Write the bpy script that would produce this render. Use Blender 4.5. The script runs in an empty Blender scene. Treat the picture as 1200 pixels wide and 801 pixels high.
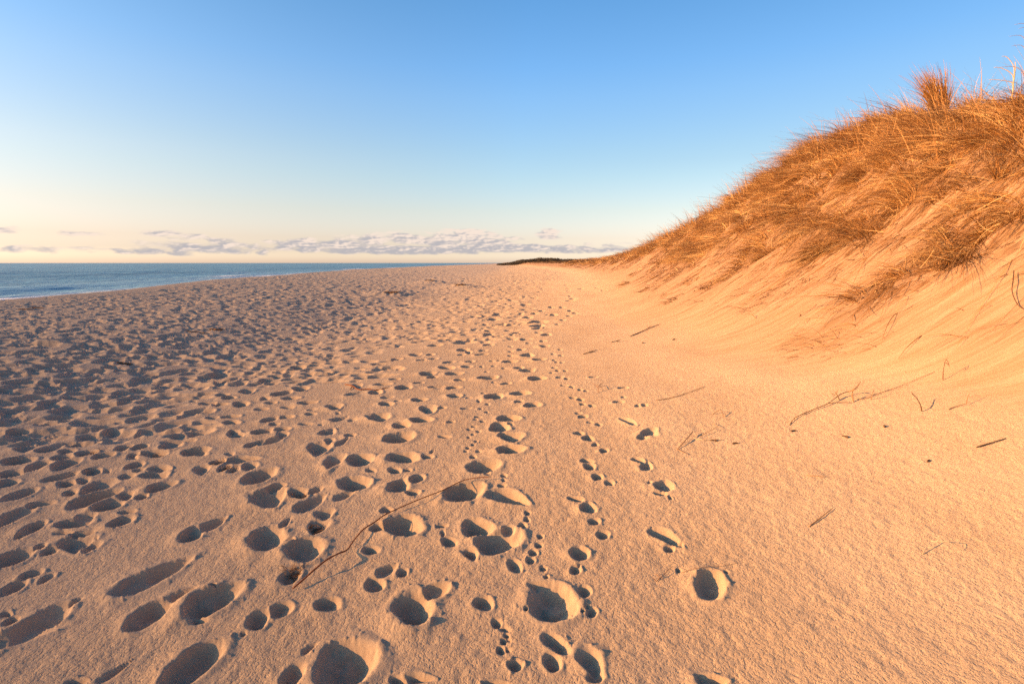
import bpy, math, random
import numpy as np
from mathutils import Vector

random.seed(3)
C = bpy.context.scene.collection
SC = bpy.context.scene
R = math.radians

# ---------------------------------------------------------------- terrain
RNG = np.random.RandomState(7)
TAB = RNG.rand(256, 256)

def vnoise(x, y, seed=0):
    """smooth value noise in -1..1"""
    x = np.asarray(x, float) + seed * 17.31
    y = np.asarray(y, float) + seed * 9.77
    xi = np.floor(x).astype(np.int64); yi = np.floor(y).astype(np.int64)
    fx = x - xi; fy = y - yi
    fx = fx * fx * fx * (fx * (fx * 6 - 15) + 10)
    fy = fy * fy * fy * (fy * (fy * 6 - 15) + 10)
    x0 = xi & 255; x1 = (xi + 1) & 255; y0 = yi & 255; y1 = (yi + 1) & 255
    a = TAB[x0, y0] * (1 - fx) + TAB[x1, y0] * fx
    b = TAB[x0, y1] * (1 - fx) + TAB[x1, y1] * fx
    return (a * (1 - fy) + b * fy) * 2 - 1

def fbm(x, y, n=3, seed=0):
    s = 0; a = 1.0; t = 0
    for k in range(n):
        s = s + a * vnoise(x * 2 ** k, y * 2 ** k, seed + k * 3); t += a; a *= .5
    return s / t

def sstep(a, b, x):
    t = np.clip((x - a) / (b - a), 0, 1)
    return t * t * (3 - 2 * t)

def softplus(v, w):
    u = np.clip(v / w, -30, 30)
    return w * np.where(v / w > 30, v / w, np.log1p(np.exp(u)))

LY = np.linspace(math.log(.3), math.log(3000), 600)
def curve(pts):
    """smooth curve through (distance along the beach, value) points"""
    v = np.interp(LY, [math.log(p[0]) for p in pts], [p[1] for p in pts])
    k = np.hanning(41); k /= k.sum()
    v = np.convolve(np.pad(v, 20, mode='edge'), k, mode='valid')
    return lambda y: np.interp(np.log(np.maximum(y, .31)), LY, v)

berm_x = curve([(5, -15.5), (17, -16), (27, -17.5), (47, -22.5), (80, -26), (134, -30), (270, -33), (600, -30), (2000, -30)])
foot_x = curve([(3, 6.2), (4.2, 5.4), (5.5, 4.8), (6.8, 4.2), (8.4, 3.75), (14.5, 3.65), (22, 4.5), (33, 6.2), (60, 9.0), (100, 11.5), (133, 11), (230, 9), (465, 2), (700, -12), (2000, -30)])
crest_h = curve([(4, 2.64), (7, 3.2), (9, 3.73), (11, 4.07), (13, 4.42), (16, 5.2), (20, 4.86), (25, 3.75), (32, 3.03), (40, 2.7), (50, 2.59), (65, 2.46), (80, 2.29), (100, 2.11), (140, 1.5), (230, 1.75), (465, 1.9), (2000, 2)])
SLOPE = .60

def face_height(x, y):
    xf = foot_x(y)
    w = .32 + .018 * np.clip(y - 10, 0, 60)
    s = softplus(x - xf, w)
    # loose sand lies at its angle of repose; the part held by roots stands steeper
    return SLOPE * s + .38 * softplus(s - 2.0, .5) * sstep(90, 40, y)

def ground(x, y):
    x = np.asarray(x, float); y = np.asarray(y, float)
    xb = berm_x(y)
    t = np.clip((-1.5 - x) / (-1.5 - xb), 0, 1)
    z = .27 * t * t * (3 - 2 * t) - .21 * np.exp(-((x + 4.6) / 2.6) ** 2) * sstep(40, 14, y)
    u = np.maximum(xb - x, 0)
    z = z - (np.sqrt(u * u + 2.2 ** 2) - 2.2) * .16
    # backshore rises gently to the foot of the dune
    z = z + .075 * softplus(np.minimum(x, foot_x(y) + 1) - 1.6, .7) * sstep(60, 25, y)
    # broad undulation of the beach
    z = z + .030 * fbm(x * .33, y * .22, 2, 1) + .016 * fbm(x * .9, y * .6, 2, 5)
    z = z + .10 * sstep(20, 60, y) * fbm(x * .16, y * .05, 2, 8)
    # dune: face at its angle of repose under a rounded crest
    f = face_height(x, y)
    m = sstep(.25, 1.6, f)
    f = f + m * (.10 * fbm(x * .55, y * .5, 2, 11) + .030 * vnoise(x * .6, y * 4.2 - x * .4, 12))
    h = crest_h(y) + .22 * fbm(x * .35, y * .3, 2, 14) + .10 * fbm(x * 1.3, y * 1.1, 2, 15)
    h = h - .05 * np.maximum(x - foot_x(y) - 12, 0) * sstep(60, 20, y)
    k = .30
    f = h - softplus(h - f, k)
    return z + np.maximum(f, 0)

F = 620.0            # focal length in pixels of a 1200 px wide frame
PITCH = math.atan(92.5 / F)
EYE = 1.5

# ---------------------------------------------------------------- surveyed tables (metres)
# footprints: x, y, half length, half width, direction of the long axis
PRINTS = [
    (-2.791, 2.746, 0.114, 0.085, 1.94), (-2.641, 2.807, 0.047, 0.036, 1.89), (-2.743, 2.859, 0.035, 0.03, 2.97), (-2.537, 2.585, 0.049, 0.044, -2.09), (-2.522, 2.466, 0.083, 0.051, -1.4), (-2.421, 2.544, 0.049, 0.03, -1.42),
    (-1.822, 2.515, 0.202, 0.076, -2.01), (-1.646, 2.191, 0.12, 0.081, -1.51), (-1.58, 2.328, 0.073, 0.037, -2.26), (-1.38, 2.254, 0.137, 0.091, -1.83), (-1.379, 2.124, 0.045, 0.021, -3.03), (-2.133, 2.171, 0.135, 0.082, -1.95),
    (-2.105, 2.216, 0.113, 0.061, 2.35), (-2.091, 2.314, 0.046, 0.02, -1.76), (-2.351, 2.248, 0.035, 0.019, 2.94), (-2.279, 2.195, 0.038, 0.032, -1.42), (-1.656, 1.799, 0.047, 0.018, -3.03), (-1.544, 1.841, 0.063, 0.019, -1.98),
    (-1.245, 1.861, 0.138, 0.082, -1.73), (-1.46, 2.378, 0.022, 0.014, 3.05), (-1.133, 2.699, 0.125, 0.105, 2), (-1.398, 2.825, 0.155, 0.092, 1.95), (-1.377, 3.025, 0.072, 0.023, -1.62), (-1.107, 2.444, 0.069, 0.049, -1.63),
    (-1.118, 2.119, 0.067, 0.05, 1.83), (-1.043, 2.186, 0.06, 0.05, 1.7), (-1.136, 2.033, 0.014, 0.013, 2.67), (-0.84, 2.214, 0.062, 0.051, 2.65), (-0.768, 2.672, 0.053, 0.042, 2.76), (-0.661, 2.352, 0.067, 0.047, 2.33),
    (-0.632, 2.478, 0.068, 0.036, -2.31), (-0.543, 2.447, 0.042, 0.026, -1.72), (-0.64, 1.842, 0.134, 0.122, 1.9), (-0.826, 1.786, 0.062, 0.046, -1.47), (-0.819, 1.935, 0.054, 0.015, -2.14), (-0.441, 2.168, 0.132, 0.089, 1.86),
    (-0.361, 2.282, 0.076, 0.058, -2.15), (-0.13, 2.188, 0.051, 0.046, 1.94), (0.178, 2.192, 0.143, 0.109, 1.74), (0.136, 2.313, 0.063, 0.028, -2.97), (0.062, 2.139, 0.019, 0.012, 1.53), (-0.063, 2.051, 0.033, 0.022, 1.63),
    (-0.033, 2.019, 0.026, 0.012, 2.58), (-0.02, 1.978, 0.012, 0.012, 1.64), (-0.033, 1.944, 0.022, 0.015, 1.62), (-0.013, 1.953, 0.014, 0.012, 1.62), (-0.045, 1.892, 0.021, 0.02, 2.19), (-0.016, 1.896, 0.012, 0.012, 1.67),
    (0.013, 1.815, 0.034, 0.03, 1.62), (0.175, 1.927, 0.073, 0.043, 2.15), (0.155, 1.83, 0.047, 0.039, 1.34), (-0.343, 1.76, 0.056, 0.023, 3.08), (-0.423, 1.754, 0.036, 0.022, 2.95), (-0.052, 1.73, 0.054, 0.015, 3.12),
    (0.308, 1.82, 0.09, 0.039, 1.7), (0.315, 1.761, 0.036, 0.031, -2.63), (0.013, 2.483, 0.059, 0.04, 1.84), (0.111, 2.6, 0.037, 0.025, 1.51), (0.095, 2.528, 0.035, 0.027, 1.5), (0.156, 2.459, 0.021, 0.019, 1.29),
    (0.168, 2.387, 0.02, 0.014, 1.45), (0.352, 2.589, 0.065, 0.055, 1.1), (0.318, 2.443, 0.041, 0.03, 1.33), (0.34, 2.484, 0.013, 0.012, 1.31), (0.338, 2.272, 0.048, 0.032, 1.32), (0.352, 2.126, 0.041, 0.025, -2.04),
    (0.336, 2.161, 0.014, 0.012, 1.24), (0.312, 2.126, 0.013, 0.012, 1.36), (0.942, 2.318, 0.113, 0.073, 1.15), (0.736, 1.741, 0.067, 0.03, -3.05), (0.831, 2.441, 0.026, 0.012, 1.23), (1.059, 2.417, 0.013, 0.012, 1.08),
    (-4.908, 5.073, 0.106, 0.088, -2.93), (-4.655, 4.943, 0.168, 0.109, -2.5), (-4.569, 5.078, 0.141, 0.114, -2.59), (-4.742, 4.763, 0.078, 0.041, 2.12), (-4.423, 4.617, 0.119, 0.066, 2.15), (-4.383, 4.777, 0.086, 0.07, -1.64),
    (-4.18, 4.616, 0.109, 0.072, 1.9), (-4.102, 4.947, 0.129, 0.071, 2.26), (-3.99, 5.1, 0.139, 0.089, 2.22), (-3.874, 4.909, 0.123, 0.056, 2.65), (-4.045, 4.726, 0.094, 0.076, 2.78), (-3.985, 4.547, 0.075, 0.058, 2.86),
    (-3.771, 4.494, 0.095, 0.082, 2.63), (-3.897, 4.4, 0.098, 0.072, 2.73), (-3.558, 4.422, 0.089, 0.08, 2.09), (-3.521, 4.606, 0.091, 0.067, -1.48), (-3.376, 4.62, 0.08, 0.058, -1.67), (-3.641, 4.993, 0.097, 0.095, -2.39),
    (-3.512, 5.036, 0.113, 0.082, 1.98), (-3.108, 4.643, 0.122, 0.089, 2.27), (-3.113, 5.057, 0.179, 0.122, 2.59), (-3.01, 4.768, 0.058, 0.045, 2.25), (-3.306, 4.428, 0.062, 0.046, 2.36), (-3.248, 4.346, 0.063, 0.03, 2.68),
    (-3.123, 4.435, 0.134, 0.084, 2.75), (-2.77, 4.449, 0.123, 0.1, -3.04), (-4.202, 4.309, 0.113, 0.099, -2.87), (-3.939, 4.191, 0.121, 0.069, -1.55), (-3.728, 4.219, 0.15, 0.082, -1.3), (-4.005, 4.032, 0.097, 0.078, 2.72),
    (-3.864, 3.846, 0.101, 0.066, 2.23), (-3.544, 3.963, 0.122, 0.077, -2.3), (-3.391, 3.826, 0.088, 0.056, 2.58), (-3.299, 3.87, 0.088, 0.039, 2.33), (-3.371, 4.05, 0.091, 0.063, 2.43), (-3.268, 4.07, 0.049, 0.027, 2.54),
    (-3.11, 4.166, 0.091, 0.061, 1.77), (-3.008, 4.067, 0.049, 0.04, 2.81), (-3.003, 3.929, 0.09, 0.053, 2.45), (-2.838, 4.077, 0.105, 0.059, 2.75), (-2.77, 3.927, 0.131, 0.071, 2.61), (-3.567, 3.664, 0.119, 0.071, -1.7),
    (-3.078, 3.728, 0.159, 0.084, -1.51), (-3.212, 3.647, 0.07, 0.044, 2.24), (-2.943, 3.538, 0.151, 0.117, -1.88), (-2.745, 3.555, 0.112, 0.044, 2.3), (-2.567, 3.674, 0.108, 0.081, -2.04), (-2.601, 3.522, 0.053, 0.04, 2.22),
    (-2.739, 3.38, 0.103, 0.094, 2.34), (-3.271, 3.467, 0.082, 0.054, -2.61), (-3.268, 3.278, 0.139, 0.061, -1.44), (-2.536, 3.284, 0.061, 0.038, 2.95), (-2.468, 3.137, 0.086, 0.067, -1.7), (-2.774, 3.157, 0.11, 0.073, -2.89),
    (-2.756, 3.212, 0.104, 0.046, 2.27), (-3.012, 3.124, 0.09, 0.061, 2.09), (-2.991, 3.017, 0.057, 0.032, -1.3), (-2.751, 3.036, 0.068, 0.025, 2.99), (-2.605, 3.002, 0.066, 0.044, -2.99), (-2.54, 2.88, 0.123, 0.069, 2.25),
    (-2.427, 2.841, 0.075, 0.044, -1.29), (-2.483, 2.95, 0.034, 0.014, 2.47), (-2.75, 2.878, 0.033, 0.03, 2.21), (-2.638, 2.815, 0.051, 0.042, 2.09), (-1.89, 2.912, 0.094, 0.066, 1.96), (-1.834, 3.049, 0.095, 0.053, -2.06),
    (-2.629, 4.862, 0.109, 0.07, 2.4), (-2.715, 4.975, 0.075, 0.046, 2.66), (-2.404, 4.927, 0.098, 0.084, -2.05), (-2.239, 4.981, 0.077, 0.071, 2.94), (-2.186, 4.653, 0.17, 0.067, -1.81), (-2.153, 4.792, 0.112, 0.048, 2.01),
    (-2.31, 4.577, 0.123, 0.048, -1.79), (-1.738, 4.832, 0.109, 0.064, -1.64), (-1.65, 4.352, 0.181, 0.092, 1.88), (-1.63, 4.551, 0.092, 0.038, 1.84), (-1.505, 4.508, 0.123, 0.036, -1.71), (-1.489, 4.697, 0.054, 0.051, 3.01),
    (-1.415, 4.02, 0.161, 0.074, -1.48), (-1.212, 4.029, 0.144, 0.1, 1.87), (-1.064, 3.806, 0.05, 0.034, 2.52), (-2.68, 4.371, 0.076, 0.047, 2.65), (-2.407, 4.134, 0.079, 0.055, 1.95), (-2.443, 3.977, 0.125, 0.053, 2.1),
    (-2.274, 3.991, 0.08, 0.049, 1.75), (-2.177, 3.945, 0.069, 0.044, -1.52), (-2.212, 4.166, 0.133, 0.074, -2.92), (-2.086, 4.022, 0.097, 0.059, 1.98), (-2.409, 4.329, 0.076, 0.033, 2.26), (-1.894, 3.795, 0.166, 0.11, -1.68),
    (-1.634, 3.373, 0.178, 0.094, 2.19), (-1.68, 3.571, 0.068, 0.056, -2.26), (-1.466, 3.433, 0.099, 0.062, 2.22), (-1.366, 3.476, 0.069, 0.045, -1.98), (-1.312, 3.286, 0.146, 0.06, -1.82), (-1.108, 3.564, 0.136, 0.104, 2.2),
    (-1.129, 3.372, 0.086, 0.043, -2.22), (-1.171, 3.107, 0.085, 0.049, 2.02), (-1.158, 2.945, 0.103, 0.053, -1.41), (-1.252, 2.795, 0.032, 0.018, 3.07), (-0.784, 3.134, 0.049, 0.039, 2.14), (-0.783, 2.9, 0.06, 0.046, 2.16),
    (-0.643, 2.929, 0.133, 0.106, 2.08), (-1.003, 4.529, 0.151, 0.13, 1.79), (-0.869, 4.026, 0.133, 0.109, 2.67), (-0.875, 3.771, 0.071, 0.048, 2.14), (-0.782, 3.778, 0.035, 0.031, -2.33), (-0.597, 4.5, 0.06, 0.042, 2.87),
    (-0.676, 4.043, 0.056, 0.041, 2.72), (-0.653, 4.153, 0.046, 0.013, -1.69), (-0.784, 3.505, 0.122, 0.068, -1.61), (-0.674, 3.612, 0.081, 0.051, -1.81), (-0.669, 3.386, 0.06, 0.045, 2.33), (-0.116, 4.691, 0.098, 0.089, 1.15),
    (-0.012, 4.432, 0.149, 0.085, 1.79), (-0.015, 4.144, 0.121, 0.108, -2.36), (-0.216, 3.802, 0.165, 0.101, -2.25), (-0.317, 3.359, 0.157, 0.127, 1.33), (-0.019, 3.259, 0.157, 0.083, 2.36), (-0.212, 2.87, 0.112, 0.095, 1.65),
    (-0.08, 2.697, 0.153, 0.103, -2.07), (-0.22, 2.591, 0.065, 0.038, 2.01), (-0.019, 2.842, 0.054, 0.048, 1.75), (-0.344, 2.725, 0.053, 0.042, 2.04), (-0.411, 2.912, 0.041, 0.025, -3.06), (-0.393, 2.822, 0.043, 0.012, 1.71),
    (-0.308, 4.01, 0.041, 0.029, 1.8), (-0.366, 4.213, 0.028, 0.019, 1.78), (-0.276, 4.137, 0.027, 0.019, 1.76), (-0.378, 4.144, 0.027, 0.019, 1.8), (-0.33, 4.291, 0.023, 0.016, 1.76), (-0.306, 4.374, 0.024, 0.016, 1.73),
    (-0.381, 4.479, 0.025, 0.016, 1.75), (-0.349, 4.555, 0.026, 0.017, 1.72), (-0.308, 4.636, 0.027, 0.017, 1.7), (-0.39, 4.7, 0.03, 0.025, 1.97), (-0.177, 3.66, 0.027, 0.023, 2.01), (-0.059, 3.617, 0.035, 0.023, 1.68),
    (-0.058, 3.542, 0.021, 0.016, 1.76), (-0.066, 3.449, 0.036, 0.03, 2.84), (0.096, 3.042, 0.031, 0.02, 1.55), (0.089, 2.958, 0.029, 0.022, 1.56), (0.063, 2.893, 0.033, 0.027, 1.58), (0.16, 2.766, 0.025, 0.021, 1.45),
    (0.146, 2.674, 0.029, 0.023, 1.46), (0.412, 3.218, 0.054, 0.041, 2.89), (0.6, 4.553, 0.057, 0.048, 0.97), (0.657, 4.418, 0.084, 0.047, 1.29), (0.698, 4.245, 0.05, 0.027, 1.36), (0.742, 4.097, 0.051, 0.037, 1.24),
    (0.574, 3.874, 0.05, 0.042, 3.05), (0.579, 3.747, 0.07, 0.048, 1.29), (0.607, 3.569, 0.06, 0.042, 1.24), (0.67, 3.468, 0.049, 0.034, 1.2), (0.472, 3.095, 0.074, 0.051, 1.29), (0.484, 2.925, 0.047, 0.035, 1.19),
    (0.512, 2.777, 0.048, 0.038, 1.07), (1.217, 4.518, 0.115, 0.064, 1.27), (1.127, 4.406, 0.063, 0.043, 1.22), (0.972, 3.865, 0.075, 0.038, 1.95), (1.009, 3.763, 0.097, 0.036, -1.9), (1.038, 3.432, 0.097, 0.055, 1.17),
    (0.976, 3.294, 0.047, 0.031, 2.95), (1.025, 3.242, 0.033, 0.012, 1.54), (0.95, 3.469, 0.032, 0.012, 1.28), (0.856, 2.747, 0.113, 0.051, 2.15), (0.842, 2.636, 0.039, 0.028, -2.17), (0.918, 2.675, 0.021, 0.014, 1),
    (-1.449, 9.874, 0.175, 0.14, -2.17), (-1.637, 8.908, 0.168, 0.094, 1.7), (-1.386, 8.878, 0.103, 0.076, 1.41), (-1.447, 8.383, 0.094, 0.073, -2.46), (-1.279, 8.457, 0.104, 0.079, -2.12), (-1.89, 8.588, 0.117, 0.09, 1.64),
    (-1.697, 7.747, 0.134, 0.075, 1.77), (-1.741, 7.222, 0.165, 0.072, -2.87), (-1.571, 6.945, 0.074, 0.063, -2.75), (-1.68, 6.648, 0.109, 0.093, 1.96), (-1.354, 6.456, 0.134, 0.102, 1.57), (-1.453, 6.005, 0.085, 0.052, -2.88),
    (-1.396, 5.716, 0.087, 0.076, 1.91), (-1.042, 5.822, 0.096, 0.087, 1.35), (-1.293, 5.84, 0.046, 0.026, 2.8), (-0.89, 5.406, 0.174, 0.078, 1.74), (-1.325, 5.203, 0.159, 0.092, 1.9), (-1.068, 4.884, 0.096, 0.077, 2.05),
    (-0.894, 5.039, 0.118, 0.099, -2.98), (-0.978, 4.626, 0.05, 0.038, -3.13), (-0.972, 7.683, 0.173, 0.11, 1.4), (-0.978, 8.151, 0.121, 0.082, -2.19), (-0.659, 8.148, 0.112, 0.074, 1.28), (-0.663, 7.726, 0.105, 0.073, -2.04),
    (-0.808, 7.244, 0.148, 0.105, -2.28), (-0.692, 6.846, 0.093, 0.069, 1.24), (-1.179, 7.254, 0.16, 0.117, 1.21), (-1.081, 7.033, 0.091, 0.067, -2.01), (-1.194, 6.682, 0.079, 0.059, -2.26), (-0.949, 6.463, 0.11, 0.059, -2.6),
    (-0.721, 6.413, 0.104, 0.08, -2.23), (-0.663, 5.966, 0.116, 0.078, 1.46), (-0.738, 5.452, 0.061, 0.048, 1.46), (-0.479, 5.425, 0.072, 0.032, -2.7), (-0.493, 5.894, 0.043, 0.034, 2.93), (-0.596, 4.935, 0.046, 0.036, -2.62),
    (-0.888, 10.142, 0.263, 0.175, -1.98), (-0.866, 9.271, 0.165, 0.108, 1.33), (-0.855, 8.797, 0.093, 0.065, -2.19), (-0.744, 8.997, 0.153, 0.056, 1.68), (-0.505, 8.772, 0.138, 0.087, -2.19), (-0.502, 9.192, 0.105, 0.065, -2.18),
    (-0.434, 9.737, 0.131, 0.087, -2.15), (-0.518, 10.125, 0.117, 0.076, -2.1), (-0.304, 10.751, 0.148, 0.091, -2.02), (-0.316, 6.935, 0.158, 0.109, -2.35), (-0.194, 5.925, 0.146, 0.104, 1.16), (-0.068, 6.587, 0.086, 0.061, -2.22),
    (-0.04, 8.049, 0.143, 0.105, 1.06), (0.107, 7.586, 0.116, 0.066, 1.37), (0.219, 7.381, 0.149, 0.103, -2.19), (0.329, 6.848, 0.148, 0.103, -2.31), (0.425, 8.123, 0.138, 0.092, -2.23), (0.262, 8.566, 0.194, 0.09, 1.44),
    (0.158, 9.134, 0.11, 0.075, 1.14), (0.227, 10.305, 0.108, 0.082, 1.78), (0.311, 9.82, 0.079, 0.06, 1.8), (0.579, 9.404, 0.138, 0.09, 1.07), (0.721, 10.894, 0.207, 0.099, 1.29), (0.561, 11.307, 0.135, 0.08, 1.63),
    (0.622, 12.074, 0.194, 0.102, -2.12), (0.595, 9.999, 0.103, 0.07, 1.72), (0.122, 6.061, 0.135, 0.098, -2.16), (0.081, 5.691, 0.069, 0.049, 1.19), (0.221, 5.515, 0.125, 0.084, 1.18), (-0.037, 5.012, 0.138, 0.1, -2.42),
    (-0.116, 4.716, 0.132, 0.089, 1.41), (-0.012, 4.842, 0.036, 0.031, 2.96), (-0.039, 4.539, 0.065, 0.026, -2.84), (-0.276, 7.751, 0.059, 0.036, 1.72), (-0.359, 7.346, 0.05, 0.034, 1.74), (-0.453, 7.733, 0.059, 0.036, 1.73),
    (-0.318, 8.178, 0.062, 0.038, 1.74), (-0.197, 8.181, 0.062, 0.038, 1.74), (-0.12, 7.564, 0.053, 0.035, 1.66), (-0.239, 6.677, 0.042, 0.031, 1.73), (-0.34, 6.094, 0.036, 0.029, 1.8), (-0.266, 5.592, 0.032, 0.026, 1.76),
    (-0.368, 5.732, 0.075, 0.021, 1.64), (-0.329, 5.4, 0.03, 0.025, 1.85), (-0.26, 5.265, 0.028, 0.025, 1.84), (-0.335, 5.09, 0.038, 0.029, 2.99), (-0.356, 5.002, 0.026, 0.023, 2.21), (-0.286, 4.949, 0.025, 0.023, 2.26),
    (-0.356, 4.774, 0.031, 0.024, 2.94), (-0.398, 4.7, 0.023, 0.02, 2.61), (-0.308, 4.638, 0.023, 0.02, 2.67), (-0.025, 8.975, 0.075, 0.041, 1.7), (-0.026, 9.505, 0.079, 0.044, 1.68), (-0.012, 11.063, 0.128, 0.051, 1.6),
    (0.005, 10.404, 0.096, 0.048, 1.61), (-0.024, 8.557, 0.07, 0.039, 1.71), (0.61, 7.516, 0.055, 0.047, 1.7), (0.643, 7.339, 0.048, 0.034, 1.56), (0.547, 7.184, 0.049, 0.034, 1.59), (0.748, 7.3, 0.048, 0.034, 1.51),
    (0.754, 7.882, 0.054, 0.037, 1.52), (0.678, 7.905, 0.054, 0.037, 1.53), (0.652, 8.065, 0.057, 0.038, 1.54), (0.791, 8.432, 0.064, 0.039, 1.52), (0.678, 8.573, 0.066, 0.04, 1.55), (0.827, 8.989, 0.074, 0.042, 1.52),
    (0.63, 6.881, 0.072, 0.045, -2.5), (0.719, 6.778, 0.061, 0.037, 1.5), (0.65, 6.4, 0.047, 0.042, 2.72), (0.733, 6.308, 0.041, 0.034, 1.52), (0.815, 6.163, 0.039, 0.033, 1.45), (0.875, 6.099, 0.038, 0.033, 1.41),
    (1.086, 6.823, 0.076, 0.041, -2.5), (1.339, 6.2, 0.085, 0.05, -2.45), (1.243, 5.754, 0.036, 0.031, 1.25), (1.152, 5.563, 0.077, 0.05, -2.53), (1.317, 5.375, 0.045, 0.038, 1.17), (1.395, 5.404, 0.062, 0.033, 1.29),
    (0.688, 5.813, 0.043, 0.042, 0.88), (0.761, 5.731, 0.048, 0.041, 1.42), (0.762, 5.54, 0.038, 0.035, 1.33), (0.852, 5.463, 0.039, 0.037, 3.09), (0.673, 5.213, 0.043, 0.028, -3.09), (0.711, 5.095, 0.071, 0.047, -2.28),
    (0.74, 4.908, 0.033, 0.03, 0.73), (0.818, 4.826, 0.037, 0.034, 0.78), (1.113, 4.865, 0.129, 0.045, 1.86), (1.225, 4.549, 0.095, 0.058, 1.08), (0.6, 4.553, 0.058, 0.029, -2.62), (-2.662, 6.207, 0.108, 0.084, 3.12),
    (-2.369, 5.957, 0.116, 0.077, -3.14), (-1.973, 5.707, 0.146, 0.078, 1.97), (-2.535, 5.341, 0.116, 0.073, -1.88), (-2.821, 5.792, 0.083, 0.064, 2.93), (-2.528, 5.804, 0.077, 0.061, 2.68), (-2.376, 5.403, 0.094, 0.075, 2.58),
    (-2.058, 5.116, 0.08, 0.044, -3.01), (-2.402, 5.17, 0.063, 0.048, 2.49), (-2.238, 4.996, 0.079, 0.051, -3.09), (-2.4, 4.916, 0.097, 0.067, 3.05), (-1.742, 4.843, 0.069, 0.057, 3.03), (-1.763, 5.239, 0.104, 0.054, -2.17),
    (-1.618, 5.177, 0.046, 0.035, -3.1), (-1.351, 5.209, 0.122, 0.104, 2.19), (-1.396, 5.716, 0.087, 0.071, 1.88), (-1.661, 6.27, 0.126, 0.082, 1.9), (-1.68, 6.648, 0.099, 0.093, 2.17), (-2.001, 6.679, 0.148, 0.058, 1.89),
    (-1.771, 7.23, 0.127, 0.09, -2.86), (-2.096, 8.192, 0.131, 0.089, -2.65), (-1.882, 6.262, 0.141, 0.055, -2.41), (-2.595, 7.041, 0.114, 0.06, 2), (-2.781, 7.255, 0.099, 0.044, 2.19), (-2.906, 7.662, 0.111, 0.051, 2.22),
    (-2.73, 6.686, 0.154, 0.09, 2.01), (-2.882, 6.484, 0.176, 0.089, -1.8), (-2.832, 6.049, 0.079, 0.065, 2.65), (-2.995, 6.244, 0.081, 0.055, 2.23), (-3.174, 6.033, 0.144, 0.087, 2.18), (-3.416, 6.683, 0.166, 0.086, 2.11),
    (-3.484, 6.37, 0.093, 0.078, 2.59), (-3.661, 6.539, 0.094, 0.072, 2.3), (-3.622, 6.116, 0.104, 0.087, 2.93), (-3.439, 6.058, 0.094, 0.081, 2.81), (-3.444, 5.772, 0.118, 0.097, 2.49), (-3.223, 5.507, 0.069, 0.057, 2.73),
    (-3.039, 5.55, 0.105, 0.07, -3.12), (-2.907, 5.313, 0.111, 0.074, 2.33), (-3.117, 5.085, 0.136, 0.092, 2.41), (-2.692, 4.946, 0.061, 0.039, 3.12), (-2.148, 5.485, 0.059, 0.046, 3.02), (-2.213, 5.655, 0.05, 0.034, 3.14),
    (-1.852, 5.464, 0.044, 0.026, 2.25), (-1.89, 5.062, 0.036, 0.021, 2.48), (-2.86, 7.935, 0.094, 0.078, 2.36), (-2.642, 7.668, 0.073, 0.063, 2.46), (-2.307, 7.755, 0.121, 0.086, -2.85), (-2.424, 7.251, 0.113, 0.061, -3),
    (-2.325, 7.011, 0.098, 0.054, -3.04), (-3.443, 8.388, 0.175, 0.126, 2.04), (-3.595, 8.006, 0.106, 0.077, -2.87), (-3.484, 7.67, 0.127, 0.082, -2.86), (-3.491, 7.377, 0.12, 0.096, 2.14), (-3.302, 7.115, 0.115, 0.082, 2.13),
    (-3.807, 7.724, 0.111, 0.075, 1.98), (-3.791, 7.245, 0.153, 0.082, 2.04), (-4.096, 7.425, 0.142, 0.134, -2.47), (-4.438, 7.873, 0.205, 0.157, 1.77), (-4.22, 6.964, 0.172, 0.119, 2.24), (-3.967, 6.614, 0.148, 0.103, -2.85),
    (2.221, 20.048, 0.34, 0.207, 1.41), (1.657, 17.581, 0.244, 0.093, 1.52), (1.324, 17.68, 0.2, 0.093, 1.55), (0.925, 16.659, 0.204, 0.089, 1.53), (0.682, 15.945, 0.225, 0.099, 1.57), (0.265, 15.814, 0.217, 0.084, 1.59),
    (0.34, 17.004, 0.28, 0.09, 1.58), (0.446, 14.815, 0.34, 0.128, 1.48), (-0.069, 12.939, 0.266, 0.127, 1.34), (-0.244, 13.167, 0.269, 0.112, 1.45), (-0.509, 11.812, 0.152, 0.083, 1.75), (-0.483, 11.247, 0.191, 0.095, 1.43),
    (-0.303, 10.778, 0.156, 0.096, -2.09), (0.729, 13.584, 0.34, 0.205, 1.39), (0.635, 12.687, 0.318, 0.143, 1.29), (0.603, 12.08, 0.23, 0.114, 1.22), (1.202, 15.318, 0.34, 0.109, 1.5), (1.329, 13.818, 0.159, 0.073, 1.54),
    (1.133, 12.839, 0.211, 0.068, 1.54), (1.814, 16.412, 0.263, 0.086, 1.51), (1.868, 15.53, 0.191, 0.081, 1.55), (1.619, 14.846, 0.202, 0.077, 1.54), (3.35, 32.974, 0.34, 0.142, 1.5), (3.708, 37.143, 0.34, 0.125, 1.51),
    (3.114, 29.239, 0.34, 0.124, 1.51), (2.836, 26.605, 0.34, 0.112, 1.51), (2.48, 22.555, 0.34, 0.097, 1.51), (2.408, 20.91, 0.34, 0.141, 1.55), (3.165, 44.63, 0.34, 0.156, 1.52), (2.366, 36.635, 0.34, 0.127, 1.54),
    (1.74, 30.742, 0.34, 0.107, 1.54), (1.426, 27.508, 0.34, 0.097, 1.54), (0.965, 22.634, 0.34, 0.152, 1.66), (0.536, 23.365, 0.298, 0.083, 1.55), (0.507, 19.045, 0.34, 0.134, 1.6), (0.403, 18.689, 0.297, 0.099, 1.59),
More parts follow.
